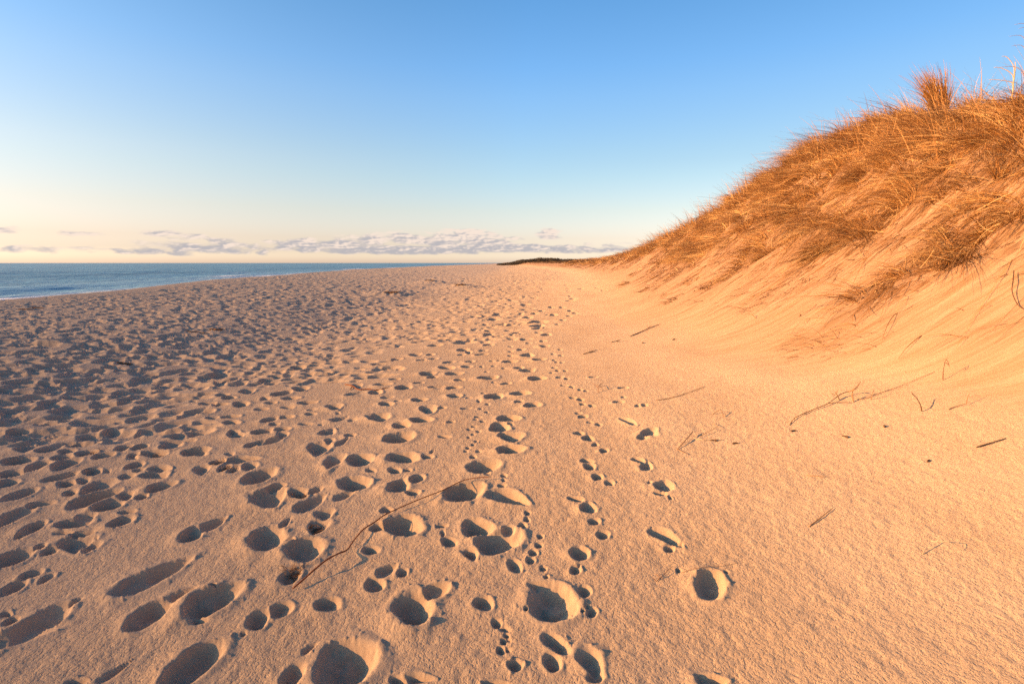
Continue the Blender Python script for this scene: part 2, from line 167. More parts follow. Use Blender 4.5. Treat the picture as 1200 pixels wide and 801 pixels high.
    (-0.885, 12.2, 0.129, 0.064, 1.77), (-0.698, 12.004, 0.086, 0.042, 1.71), (-0.68, 13.237, 0.149, 0.07, 1.68), (-0.802, 13.465, 0.147, 0.059, 1.7), (-0.547, 14.513, 0.264, 0.128, -1.92), (-1.39, 18.498, 0.34, 0.126, 1.75),
    (-1.101, 19.13, 0.296, 0.1, 1.69), (0.186, 11.174, 0.082, 0.04, 1.61), (0.004, 10.915, 0.082, 0.039, 1.6), (0.038, 10.291, 0.062, 0.037, 1.64), (0.244, 10.257, 0.125, 0.077, -2.12), (-0.858, 10.474, 0.171, 0.105, 1.37),
    (4.332, 27.04, 0.34, 0.145, 1.52), (4.212, 24.309, 0.34, 0.152, 1.55), (3.611, 22.861, 0.184, 0.051, 1.46), (3.678, 28.237, 0.328, 0.163, 1.41),
]
TWIGS = {
    'driftwood_stick': [[(-1.048, 2.325, 0.004), (-1.015, 2.39, 0.015), (-0.986, 2.437, 0.03), (-0.947, 2.51, 0.04), (-0.916, 2.588, 0.026), (-0.889, 2.658, 0.008), (-0.879, 2.749, 0.01), (-0.854, 2.849, 0.02), (-0.804, 2.925, 0.025), (-0.776, 3.035, 0.01), (-0.688, 3.141, 0.01), (-0.564, 3.243, 0.02), (-0.462, 3.349, 0.015), (-0.361, 3.48, 0.015), (-0.275, 3.52, 0.02), (-0.144, 3.527, 0.025)]],
    'sprig': [[(1.01, 5.981, -0.005), (1.014, 6.043, 0.02), (1.019, 6.107, 0.045)], [(1.015, 6.086, 0.04), (0.992, 6.197, 0.05), (0.972, 6.265, 0.05)], [(1.019, 6.107, 0.045), (1.059, 6.17, 0.06), (1.111, 6.234, 0.065)], [(1.015, 6.086, 0.04), (1.058, 6.103, 0.045), (1.102, 6.12, 0.05)], [(1.019, 6.107, 0.045), (1.016, 6.154, 0.065)]],
    'reed_by_trail': [[(1.549, 5.56, 0.004), (1.726, 5.631, 0.008), (1.906, 5.759, 0.008), (2.116, 5.955, 0.008), (2.275, 6.107, 0.006)], [(1.776, 5.673, 0.005), (1.787, 5.727, 0.03)]],
    'broken_reed': [[(1.574, 4.44, 0.03), (1.446, 4.246, 0.02), (1.337, 4.099, 0.004)], [(1.333, 4.129, 0.004), (1.36, 4.04, 0.004), (1.388, 3.982, 0.004)], [(1.396, 4.223, 0.015), (1.402, 4.242, 0.03)]],
    'pale_blade': [[(1.545, 4.327, 0.01), (1.608, 4.28, 0.01), (1.692, 4.277, 0.012), (1.772, 4.278, 0.005)]],
    'thin_stalk': [[(1.608, 4.363, 0.01), (1.722, 4.457, 0.02), (1.836, 4.561, 0.025)], [(1.836, 4.561, 0.025), (1.825, 4.692, 0.015)]],
    'bent_stem': [[(1.948, 4.987, 0.003), (2.004, 5.02, 0.025), (2.043, 5.022, 0.04)], [(2.043, 5.022, 0.04), (2.025, 4.887, 0.004)]],
    'forked_root': [[(2.481, 4.572, 0.004), (2.585, 4.699, 0.01), (2.664, 4.774, 0.01), (2.877, 4.916, 0.012), (3.101, 5.05, 0.02), (3.345, 5.25, 0.04), (3.472, 5.302, 0.05), (3.453, 5.222, 0.09)], [(3.11, 5.065, 0.015), (3.25, 5.089, 0.01), (3.349, 5.06, 0.01)], [(3.296, 5.178, 0.005), (3.3, 5.231, 0.04), (3.28, 5.224, 0.07), (3.279, 5.192, 0.1)], [(3.265, 5.203, 0.05), (3.211, 5.189, 0.08)], [(3.377, 5.089, 0.0), (3.4, 5.152, 0.06), (3.41, 5.158, 0.11), (3.449, 5.169, 0.13), (3.514, 5.214, 0.17)], [(3.403, 5.145, 0.105), (3.466, 5.168, 0.12)]],
    'buried_runner': [[(3.454, 5.159, 0.005), (3.568, 5.165, 0.01), (3.674, 5.222, 0.01), (3.997, 5.377, 0.012), (4.341, 5.546, 0.01), (4.59, 5.628, 0.005)], [(3.573, 5.119, 0.0), (3.559, 5.095, 0.06), (3.618, 5.157, 0.09)]],
    'upright_stalk': [[(4.51, 5.416, -0.01), (4.488, 5.4, 0.1), (4.493, 5.401, 0.18), (4.504, 5.406, 0.23)], [(4.504, 5.406, 0.23), (4.508, 5.379, 0.2), (4.531, 5.382, 0.14)], [(4.49, 5.395, 0.2), (4.521, 5.38, 0.17)]],
    'dark_twig': [[(3.727, 4.668, -0.005), (3.718, 4.675, 0.05), (3.748, 4.767, 0.09), (3.744, 4.824, 0.12)], [(3.743, 4.8, 0.11), (3.728, 4.816, 0.14)]],
    'grey_twig': [[(3.934, 4.631, 0.004), (4.033, 4.67, 0.01), (4.149, 4.695, 0.015)], [(4.149, 4.695, 0.015), (4.181, 4.729, 0.05), (4.221, 4.759, 0.09)]],
    'straight_stick': [[(3.456, 3.78, 0.006), (3.603, 3.833, 0.009), (3.79, 3.905, 0.006)]],
    'short_stick': [[(1.683, 2.815, 0.004), (1.803, 2.904, 0.007), (1.933, 3.006, 0.008)]],
    'bent_reed': [[(2.081, 2.494, 0.003), (2.12, 2.525, 0.02), (2.16, 2.552, 0.04)], [(2.16, 2.552, 0.04), (2.216, 2.519, 0.05), (2.252, 2.509, 0.035), (2.284, 2.501, 0.005)]],
    'fine_straw': [[(0.829, 2.411, 0.003), (0.932, 2.431, 0.004), (1.051, 2.465, 0.005), (1.147, 2.49, 0.003)]],
    'straw_bits': [[(0.698, 2.355, 0.003), (0.737, 2.385, 0.01), (0.767, 2.419, 0.015), (0.812, 2.47, 0.01)], [(0.703, 2.4, 0.01), (0.725, 2.37, 0.006)], [(0.698, 2.348, 0.003), (0.677, 2.364, 0.015)]],
    'twig_chip': [[(2.048, 3.504, 0.003), (2.094, 3.471, 0.008), (2.156, 3.461, 0.003)]],
    'curved_root': [[(6.035, 6.418, 0.08), (5.861, 6.226, 0.1), (5.75, 6.102, 0.09), (5.686, 5.959, 0.05), (5.678, 5.857, 0.02), (5.712, 5.771, -0.01)]],
    'dry_strand': [[(2.275, 10.127, 0.005), (2.589, 10.613, 0.01), (2.889, 11.049, 0.015), (3.076, 11.28, 0.01), (3.227, 11.429, 0.005)], [(2.75, 10.848, 0.01), (3.003, 11.28, 0.03)]],
    'washed_up_stem': [[(1.148, 8.452, 0.004), (1.263, 8.578, 0.012), (1.428, 8.825, 0.008)], [(1.245, 8.552, 0.01), (1.377, 8.684, 0.004)]],
    'stub': [[(1.927, 9.529, 0.0), (1.934, 9.572, 0.04)], [(1.806, 9.546, 0.004), (2.018, 9.751, 0.008)]],
    'wrack_strand': [[(-2.201, 6.803, 0.006), (-2.039, 6.601, 0.01), (-1.915, 6.438, 0.01), (-1.783, 6.422, 0.012), (-1.689, 6.386, 0.01), (-1.535, 6.454, 0.006)], [(-2.039, 6.601, 0.01), (-2.022, 6.439, 0.005)]],
}
SPOTS = {
    'wrack': [(-6.161, 8.274), (-6.903, 11.473), (-6.722, 11.954), (-13.183, 14.31), (-13.374, 14.891)],
    'straw': [(-3.121, 4.434), (-3.736, 4.492), (-2.408, 4.134), (-2.246, 3.988), (-1.457, 3.418), (-1.16, 2.945), (-1.108, 2.481)],
    'heap': [(-3.112, 32.838), (-5.992, 39.321), (-5.668, 25.516)],
    'tuft': [(5.169, 23.868), (6.214, 27.346), (6.171, 22.987), (4.97, 14.619), (4.783, 13.006), (4.56, 18.187), (4.158, 13.72), (4.163, 7.178), (4.477, 7.482), (4.623, 6.923), (4.626, 9.895)],
    'bits': [(2.321, 9.3), (2.904, 9.38), (1.69, 4.269), (2.741, 4.194), (2.981, 3.62), (1.839, 4.181), (3.174, 4.357), (2.435, 4.411)],
    'post': [(68.745, 400.0), (72.513, 400.0), (81.64, 400.0)],
}

SUN_EL = R(14)
SUN_AZ = R(249)          # clockwise from +y: low on the left, a little behind the viewer
SUN_DIR = Vector((math.sin(SUN_AZ) * math.cos(SUN_EL), math.cos(SUN_AZ) * math.cos(SUN_EL), math.sin(SUN_EL)))

# ---------------------------------------------------------------- helpers
def tag(o, label=None, cat=None, group=None, kind=None):
    if label: o['label'] = label
    if cat: o['category'] = cat
    if group: o['group'] = group
    if kind: o['kind'] = kind
    return o

def mesh_np(name, verts, quads, mat, parent=None, smooth=True, attrs=None):
    """one mesh object from numpy arrays; quads is (n,4)"""
    me = bpy.data.meshes.new(name)
    verts = np.ascontiguousarray(verts, np.float32); quads = np.ascontiguousarray(quads, np.int32)
    k = quads.shape[1]
    me.vertices.add(len(verts)); me.vertices.foreach_set('co', verts.ravel())
    me.loops.add(quads.size); me.loops.foreach_set('vertex_index', quads.ravel())
    me.polygons.add(len(quads))
    me.polygons.foreach_set('loop_start', np.arange(0, quads.size, k, dtype=np.int32))
    me.polygons.foreach_set('use_smooth', np.full(len(quads), smooth))
    for an, av in (attrs or {}).items():
        at = me.attributes.new(an, 'FLOAT', 'POINT')
        at.data.foreach_set('value', np.ascontiguousarray(av, np.float32).ravel())
    me.update(calc_edges=True)
    me.materials.append(mat)
    o = bpy.data.objects.new(name, me); C.objects.link(o)
    if parent: o.parent = parent
    return o

class Nodes:
    def __init__(s, tree):
        s.t = tree; s.n = tree.nodes; s.l = tree.links
    def new(s, kind, **kw):
        nd = s.n.new('ShaderNode' + kind)
        for k, v in kw.items(): setattr(nd, k, v)
        return nd
    def put(s, sock, v):
        if isinstance(v, bpy.types.NodeSocket): s.l.new(v, sock)
        elif v is not None: sock.default_value = v
    def math(s, op, a, b=None, c=None, clamp=False):
        nd = s.new('Math', operation=op, use_clamp=clamp)
        s.put(nd.inputs[0], a); s.put(nd.inputs[1], b); s.put(nd.inputs[2], c)
        return nd.outputs[0]
    def noise(s, vec, scale, detail=3, rough=.55, dist=0, color=False):
        nd = s.new('TexNoise'); s.put(nd.inputs['Vector'], vec)
        nd.inputs['Scale'].default_value = scale; nd.inputs['Detail'].default_value = detail
        nd.inputs['Roughness'].default_value = rough; nd.inputs['Distortion'].default_value = dist
        return nd.outputs['Color' if color else 'Fac']
    def map(s, vec, scale=(1, 1, 1), rot=(0, 0, 0), loc=(0, 0, 0)):
        nd = s.new('Mapping'); s.put(nd.inputs['Vector'], vec)
        nd.inputs['Scale'].default_value = scale; nd.inputs['Rotation'].default_value = rot; nd.inputs['Location'].default_value = loc
        return nd.outputs[0]
    def ramp(s, fac, stops, interp='LINEAR'):
        nd = s.new('ValToRGB'); s.put(nd.inputs[0], fac)
        cr = nd.color_ramp; cr.interpolation = interp
        while len(cr.elements) < len(stops): cr.elements.new(.5)
        for e, (p, c) in zip(cr.elements, stops):
            e.position = p; e.color = (*c, 1) if len(c) == 3 else c
        return nd.outputs[0]
    def rng(s, v, a, b, c=0., d=1., smooth=False):
        nd = s.new('MapRange', clamp=True)
        if smooth: nd.interpolation_type = 'SMOOTHSTEP'
        s.put(nd.inputs[0], v)
        for i, q in enumerate((a, b, c, d)): s.put(nd.inputs[i + 1], q)
        return nd.outputs[0]
    def mix(s, fac, a, b, mode='MIX'):
        nd = s.new('Mix', data_type='RGBA', blend_type=mode)
        s.put(nd.inputs[0], fac); s.put(nd.inputs[6], a if isinstance(a, bpy.types.NodeSocket) else (*a, 1)[:4])
        s.put(nd.inputs[7], b if isinstance(b, bpy.types.NodeSocket) else (*b, 1)[:4])
        return nd.outputs[2]

def material(name):
    m = bpy.data.materials.new(name); m.use_nodes = True
    k = Nodes(m.node_tree)
    b = next(n for n in k.n if n.type == 'BSDF_PRINCIPLED')
    return m, k, b

# ---------------------------------------------------------------- materials
def sand_material(name):
    m, k, b = material(name)
    co = k.new('TexCoord').outputs['Object']
    pit = k.new('Attribute', attribute_name='pit').outputs['Fac']
    face = k.new('Attribute', attribute_name='face').outputs['Fac']
    hum = k.new('Attribute', attribute_name='litter').outputs['Fac']
    grain = k.noise(co, 420, 2, .7)
    patch = k.noise(k.map(co, (1, .6, 1)), 1.1, 4, .6)
    flat = k.ramp(patch, [(.3, (.445, .3195, .194)), (.7, (.505, .372, .233))])
    # orange dune-face sand, its colour darkened to offset stronger sun, in bands running downhill
    streak = k.noise(k.map(co, (.35, 3.4, .35), (0, 0, R(4))), 2.0, 5, .62, .3)
    fine_streak = k.noise(k.map(co, (.5, 11, .5), (0, 0, R(4))), 2.4, 4, .6, .2)
    face_sand = k.ramp(k.math('MULTIPLY_ADD', fine_streak, .45, k.math('MULTIPLY', streak, .55)), [(.36, (.225, .132, .064)), (.50, (.318, .202, .119)), (.64, (.385, .257, .163))])
    # greyer, darker sand towards the water: long print shadows put into the colour
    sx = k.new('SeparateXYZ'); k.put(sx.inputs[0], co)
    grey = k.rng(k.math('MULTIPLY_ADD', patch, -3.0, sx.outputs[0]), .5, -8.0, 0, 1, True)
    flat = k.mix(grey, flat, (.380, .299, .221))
    base = k.mix(face, flat, face_sand)
    lit = k.math('MULTIPLY', hum, k.rng(k.noise(k.map(co, (.8, 6.5, .8), (0, 0, R(4))), 3.2, 5, .7), .46, .60))
    base = k.mix(k.math('MULTIPLY', lit, .9), base, (.15, .072, .028))
    base = k.mix(k.rng(grain, .3, .7, 0, .35), base, k.mix(1.0, base, (.66, .64, .62), 'MULTIPLY'))
    specks = k.rng(k.noise(co, 95, 1, .5), .73, .79)
    base = k.mix(k.math('MULTIPLY', specks, .6), base, (.12, .075, .045))
    k.put(b.inputs['Base Color'], base)
    b.inputs['Roughness'].default_value = 1
    b.inputs['Specular IOR Level'].default_value = .12
    b.inputs['Diffuse Roughness'].default_value = .9
    # wind-pitted crust: grains, pits a finger wide and low ripples, worn smooth round the footprints
    n1 = k.noise(k.map(co, (1, .9, 1), (0, 0, R(-14))), 62, 3, .62)
    n2 = k.noise(co, 21, 2, .5)
    h = k.math('ADD', k.math('MULTIPLY', k.rng(n1, .28, .56), .0040), k.math('MULTIPLY', n2, .0028))
    n3 = k.noise(k.map(co, (.5, 5, .5), (0, 0, R(4))), 2.2, 4, .6)
    h = k.math('MULTIPLY', h, k.math('SUBTRACT', 1.0, k.math('MULTIPLY', face, .55)))
    h = k.math('MULTIPLY', h, k.math('SUBTRACT', 1.0, k.math('MULTIPLY', pit, .72)))
    h = k.math('ADD', h, k.math('MULTIPLY', k.math('MULTIPLY', n3, face), .014))
    h = k.math('ADD', h, k.math('MULTIPLY', grain, .0011))
    bp = k.new('Bump'); bp.inputs['Strength'].default_value = 1; bp.inputs['Distance'].default_value = 1
    k.put(bp.inputs['Height'], h); k.put(b.inputs['Normal'], bp.outputs[0])
    return m

def grass_material(name, lo, mid, hi):
    m, k, b = material(name)
    t = k.new('Attribute', attribute_name='tint').outputs['Fac']
    k.put(b.inputs['Base Color'], k.ramp(t, [(0, lo), (.5, mid), (1, hi)]))
    b.inputs['Roughness'].default_value = .6
    b.inputs['Specular IOR Level'].default_value = .25
    tr = k.new('BsdfTranslucent')
    k.put(tr.inputs[0], k.ramp(t, [(0, lo), (1, hi)]))
    mx = k.new('MixShader'); mx.inputs[0].default_value = .25
    k.l.new(b.outputs[0], mx.inputs[1]); k.l.new(tr.outputs[0], mx.inputs[2])
    k.l.new(mx.outputs[0], next(n for n in k.n if n.type == 'OUTPUT_MATERIAL').inputs[0])
    return m

def bark_material(name, a, c, rough=.8):
    m, k, b = material(name)
    co = k.new('TexCoord').outputs['Object']
    k.put(b.inputs['Base Color'], k.ramp(k.noise(k.map(co, (1, 1, 1)), 60, 4, .65), [(.3, a), (.7, c)]))
    b.inputs['Roughness'].default_value = rough
    b.inputs['Specular IOR Level'].default_value = .2
    bp = k.new('Bump'); bp.inputs['Distance'].default_value = .002
    k.put(bp.inputs['Height'], k.noise(co, 180, 2)); k.put(b.inputs['Normal'], bp.outputs[0])
    return m

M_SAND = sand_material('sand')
M_GRASS = grass_material('dry_dune_grass', (.11, .044, .014), (.42, .205, .062), (.71, .48, .21))
M_FARGRASS = grass_material('far_dune_grass', (.09, .05, .022), (.17, .098, .04), (.26, .16, .07))
M_STRAW = grass_material('straw', (.07, .033, .014), (.15, .075, .030), (.30, .18, .08))
M_RED = bark_material('weathered_reddish_bark', (.10, .035, .015), (.22, .085, .035))
M_DARK = bark_material('dark_dead_wood', (.05, .028, .016), (.14, .075, .038))
M_PALE = bark_material('bleached_reed', (.42, .29, .16), (.60, .45, .28))
M_TAN = bark_material('tan_reed', (.23, .12, .055), (.38, .22, .105))
M_WEED = bark_material('dried_seaweed', (.05, .022, .014), (.16, .065, .035))

# ---------------------------------------------------------------- the sand: one height field, built finer where the eye is closer
t_mid = np.linspace(-1.08, 1.16, 1330)
t_l = -1.08 - np.cumsum(np.geomspace(.0022, .45, 60)); t_r = 1.16 + np.cumsum(np.geomspace(.0022, .45, 60))
TC = np.concatenate([t_l[::-1], t_mid, t_r])
def rows(a, b, r): return a * np.exp(np.arange(0, math.log(b / a), r))
DR = np.concatenate([rows(.75, 9, .0043), rows(9, 42, .006), rows(42, 950, .014), [980.]])
NR, NC = len(DR), len(TC)
Y = np.repeat(DR[:, None], NC, 1); X = Y * TC[None, :]
Z = ground(X, Y)

PIT = np.zeros_like(Z); RIM = np.zeros_like(Z); SOFT = np.zeros_like(Z)
rs = np.random.RandomState(21)
SUNX, SUNY = -.978, -.208

MOUND = (-.75, -.35)
def press(gx, gy, a, b, th, depth=None, rim=1.0, soft=.30, crisp=1.0):
    """press one print into the sand: an uneven pit with a pushed-up rim"""
    mean = math.sqrt(a * b)
    if depth is None: depth = min(.095, max(.012, .60 * b + .008))
    reach = a + 1.3 * mean + .02
    i0, i1 = np.searchsorted(DR, (gy - reach, gy + reach))
    if i1 - i0 < 1: return
    ts = ((gx - reach) / DR[i0], (gx + reach) / DR[i0], (gx - reach) / DR[i1 - 1], (gx + reach) / DR[i1 - 1])
    j0, j1 = np.searchsorted(TC, (min(ts), max(ts)))
    if j1 - j0 < 1: return
    dx = X[i0:i1, j0:j1] - gx; dy = Y[i0:i1, j0:j1] - gy
    c, s = math.cos(th), math.sin(th)
    u = dx * c + dy * s; v = -dx * s + dy * c
    if a / b > 1.7:      # dragged prints run out to a point on the far side
        sg = 1 if c > 0 else -1
        v = v / (1.10 - .50 * np.clip(sg * u / a, -1.2, 1.2))
    q = np.sqrt((u / a) ** 2 + (v / b) ** 2) + 1e-6
    sd = rs.rand() * 50
    phi = np.arctan2(v / b, u / a)
    h1, h2, h3 = rs.normal(0, .08), rs.normal(0, .06), rs.normal(0, .035)
    f1, f2, f3 = rs.uniform(0, 6.3, 3)
    q = q * (1 + h1 * np.cos(phi + f1) + h2 * np.cos(2 * phi + f2) + h3 * np.cos(3 * phi + f3))
    q = q * (1 + .10 * vnoise(dx / (mean * .8), dy / (mean * .8), sd) + crisp * .045 * vnoise(dx / .045, dy / .045, sd + 3) + crisp * .03 * vnoise(dx / .014, dy / .014, sd + 5))
    # distance past the edge in units of the pit's mean radius
    e = (q - 1) * (np.sqrt(u * u + v * v) / q) / mean
    floor = .80 + .20 * vnoise(dx / (mean * .7), dy / (mean * .7), sd + 7) + .07 * vnoise(dx / .03, dy / .03, sd + 8)
    p = depth * floor * (1 - sstep(soft, 1.12, q))
    # the heel throws sand to one side: a broad low mound there, a thin lip elsewhere
    ux, uy = MOUND[0] + rs.normal(0, .35), MOUND[1] + rs.normal(0, .35)
    ang = (dx * ux + dy * uy) / (np.sqrt(dx * dx + dy * dy) + .03)
    ee = np.maximum(e, -.3)
    r = rim * min(depth, .062) * (.15 * np.exp(-((ee - .10) / .26) ** 2) + .26 * np.clip(ang, 0, 1.3) * np.exp(-((ee - .28) / .55) ** 2))
    r = r * (1 + .3 * vnoise(dx / .05, dy / .05, sd + 11))
    PIT[i0:i1, j0:j1] = np.maximum(PIT[i0:i1, j0:j1], p)
    RIM[i0:i1, j0:j1] = np.maximum(RIM[i0:i1, j0:j1], r)
    SOFT[i0:i1, j0:j1] = np.maximum(SOFT[i0:i1, j0:j1], np.exp(-(np.maximum(e, 0) / .55) ** 2))

for g in PRINTS: press(*g)

# well-trodden sand farther out: prints at random wherever the survey has none
def trodden(x, y):
    """how many prints to expect, 0..1, by place on the beach"""
    right = np.interp(y, [3, 5, 6.5, 9, 12, 16, 22, 30, 45, 80], [-1.6, -1.3, -1.0, .9, .8, 1.2, 1.6, 2.6, 4.2, 9])
    d = np.clip((right - x) / 1.4, 0, 1)
    d = d * (.45 + .55 * (vnoise(x * .55, y * .32, 40) * .5 + .5) ** .8 + .35 * np.clip((-3 - x) / 3, 0, 1))
    return np.where(x < berm_x(y) + 1.0, d * .25, d)
def surveyed(x, y):
    px = 600 + F * x / y; py = EYE * F / y * .985 + 308
    seen = (px > -40) & (px < 1240)
    return seen & ((py > 502) | ((py > 440) & (px > 228)) | ((py > 392 + 14 * vnoise(px * .02, py * .03, 90)) & (px > 450 + 25 * vnoise(px * .03, py * .04, 91))))
n_out = 15000
ly = np.exp(rs.uniform(math.log(4.4), math.log(110), n_out * 2))
lx = rs.uniform(-1.25, .32, n_out * 2) * ly
ok = (lx > -26 - ly * .08) & (rs.rand(n_out * 2) < trodden(lx, ly) * np.clip((ly / 11) ** 1.2, .13, 1.0) * .46) & ~surveyed(lx, ly)
ey = rs.uniform(-.2, 9, 420); ex = rs.uniform(-11, -.5, 420)
eo = (ex < -1.02 * np.maximum(ey, .9)) & (rs.rand(420) < .75)
for gx, gy in list(zip(lx[ok], ly[ok])) + list(zip(ex[eo], ey[eo])):
    a = rs.uniform(.11, .175); b = a * rs.uniform(.42, .8)
    if rs.rand() < .22: a, b = a * .45, b * .45
    th = rs.normal(.45, .45)
    if gy > 30: a *= 1.0 + (gy - 30) / 60; b *= 1.0 + (gy - 30) / 45
    press(gx, gy, a, b, th, depth=(.50 * min(b, .09) + .012) * (1 + .5 * min(1, max(0, (gy - 9) / 12))), rim=.6, soft=.15, crisp=.2)

def grass_edge(x, y):
    """height on the face above which grass grows: tongues of it hang lower"""
    e = np.interp(y, [5, 8, 10, 13, 20, 40, 100], [1.75, 1.60, 1.45, 1.30, 1.45, 1.55, 1.7])
    for ty, tw, ta in ((7.75, .42, 1.55), (10.4, .40, .55), (13.2, .6, .45), (17.5, .8, .45), (23, 1.2, .4)):
        e = e - ta * np.exp(-((y + .12 * (x - foot_x(y)) - ty) / tw) ** 2)
    e = np.minimum(e, .62 * crest_h(y))
    return e + .30 * vnoise(y * .42, x * .10, 30) + .34 * vnoise(y * 1.35 + x * .15, x * .18, 31) + .24 * vnoise(y * 3.7 + x * .3, x * .25, 34)

def grass_line(x, y):
    """how thickly grass grows, 0..1"""
    g = sstep(0, .6, face_height(x, y) - grass_edge(x, y))
    bare = sstep(.15, .6, vnoise(x * 1.25, y * 1.1, 33))
    lip = np.exp(-((x - 11.2) / 1.5) ** 2 - ((y - 12.6) / 1.3) ** 2)        # sand blown clear at the top
    return g * (1 - .55 * bare) * (1 - .93 * np.clip(lip * 1.4, 0, 1))
def LITf(x, y):
    """how much plant litter and how many loose roots lie on the face"""
    f = face_height(x, y)
    return np.clip(sstep(-1.0, .25, f - grass_edge(x, y) + .25 * vnoise(y * 2.3 + x * .2, x * .2, 35)), 0, 1) * sstep(.3, .8, f)

# sand drifted against drift lines and a low runnel
for hx, hy in SPOTS['heap']:
    dx, dy = X - hx, Y - hy
    Z += .22 * np.exp(-(dx / 1.1) ** 2 - (dy / 1.6) ** 2)
fine = .0022 * vnoise(X / .034, Y / .045, 60) + .0022 * vnoise(X / .13, Y / .16, 61)
crumb = sstep(.58, .85, vnoise(X / .019, Y / .019, 62)) * sstep(.25, .7, SOFT) * sstep(5, 3.2, Y) * .0034 * (1 - .7 * sstep(0, .03, PIT))
fine *= (1 - .8 * SOFT) * sstep(9, 5, Y)
Z = Z + RIM * (1 - sstep(0, .02, PIT)) - PIT + fine + crumb
F_ = face_height(X, Y)
dune_m = sstep(.35, 1.3, F_)
# gullies and slides run straight down the face
Z += dune_m * (.022 * vnoise(X * .7, Y * 7.5 + X * .5, 63) + .012 * vnoise(X * 1.1, Y * 17 + X, 64) + .006 * vnoise(X * 3, Y * 34 + X, 65)) * sstep(70, 20, Y)
turf = sstep(-.2, .6, np.minimum(F_, crest_h(Y)) - grass_edge(X, Y))
Z += turf * sstep(60, 20, Y) * (.16 * vnoise(X * 1.0, Y * 1.1, 80) + .09 * vnoise(X * 2.3, Y * 2.6, 81))
clod = sstep(.5, .8, vnoise(X * 5, Y * 5, 66)) * dune_m * .02
Z += clod
# old, half blown-over tracks between the fresh ones
wd = sstep(9, 22, Y) * sstep(.3, .05, F_) * np.clip(trodden(X, Y), 0, 1)
Z += wd * (.030 * vnoise(X / .30, Y / .42, 68) + .020 * vnoise(X / .16, Y / .26, 69))
# far off the tracks blur into a rough, lumpy surface
Z += sstep(45, 100, Y) * sstep(.25, .05, F_) * .05 * vnoise(X * 1.3, Y * .35, 67)

LIT = LITf(X, Y)
FACE = sstep(-1.9, .9, X - foot_x(Y) + .35 * vnoise(X * .8, Y * .8, 95))

verts = np.stack([X, Y, Z], -1).reshape(-1, 3)
ii = np.arange(NR - 1)[:, None] * NC + np.arange(NC - 1)[None, :]
Q = np.stack([ii, ii + 1, ii + 1 + NC, ii + NC], -1).reshape(-1, 4)
on_dune = (F_[:-1, :-1] > .45).reshape(-1)

def part_of(sel):
    q = Q[sel]; used = np.unique(q)
    re = np.zeros(len(verts), np.int32); re[used] = np.arange(len(used))
    return used, re[q]
u, q = part_of(~on_dune)
nb = len(u)
# behind the viewer the beach simply goes on, on a coarse grid
bx = np.linspace(-40, 30, 71); by = np.linspace(-40, .748, 42)
BX, BY = np.meshgrid(bx, by); BZ = ground(BX, np.maximum(BY, .75)) - .004
bq = np.arange(41)[:, None] * 71 + np.arange(70)[None, :]
BQ = np.stack([bq, bq + 1, bq + 72, bq + 71], -1).reshape(-1, 4) + nb
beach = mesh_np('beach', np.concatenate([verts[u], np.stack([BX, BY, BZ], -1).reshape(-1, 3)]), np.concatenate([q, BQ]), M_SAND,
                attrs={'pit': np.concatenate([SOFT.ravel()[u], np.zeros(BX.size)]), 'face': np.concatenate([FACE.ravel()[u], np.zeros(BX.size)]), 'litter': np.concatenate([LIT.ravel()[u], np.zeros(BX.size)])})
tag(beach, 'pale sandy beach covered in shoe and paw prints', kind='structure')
u, q = part_of(on_dune)
dune = mesh_np('dune', verts[u], q, M_SAND, attrs={'pit': SOFT.ravel()[u], 'face': FACE.ravel()[u], 'litter': LIT.ravel()[u]})
tag(dune, 'steep sand dune rising along the landward side of the beach', kind='structure')

def surf(x, y):
    """height of the built sand at a point (bilinear)"""
    x = np.asarray(x, float); y = np.asarray(y, float)
    i = np.clip(np.searchsorted(DR, y) - 1, 0, NR - 2)
    fy = (y - DR[i]) / (DR[i + 1] - DR[i])
    t = x / y
    j = np.clip(np.searchsorted(TC, t) - 1, 0, NC - 2)
    fx = (t - TC[j]) / (TC[j + 1] - TC[j])
    fx = np.clip(fx, 0, 1); fy = np.clip(fy, 0, 1)
    return (Z[i, j] * (1 - fx) + Z[i, j + 1] * fx) * (1 - fy) + (Z[i + 1, j] * (1 - fx) + Z[i + 1, j + 1] * fx) * fy

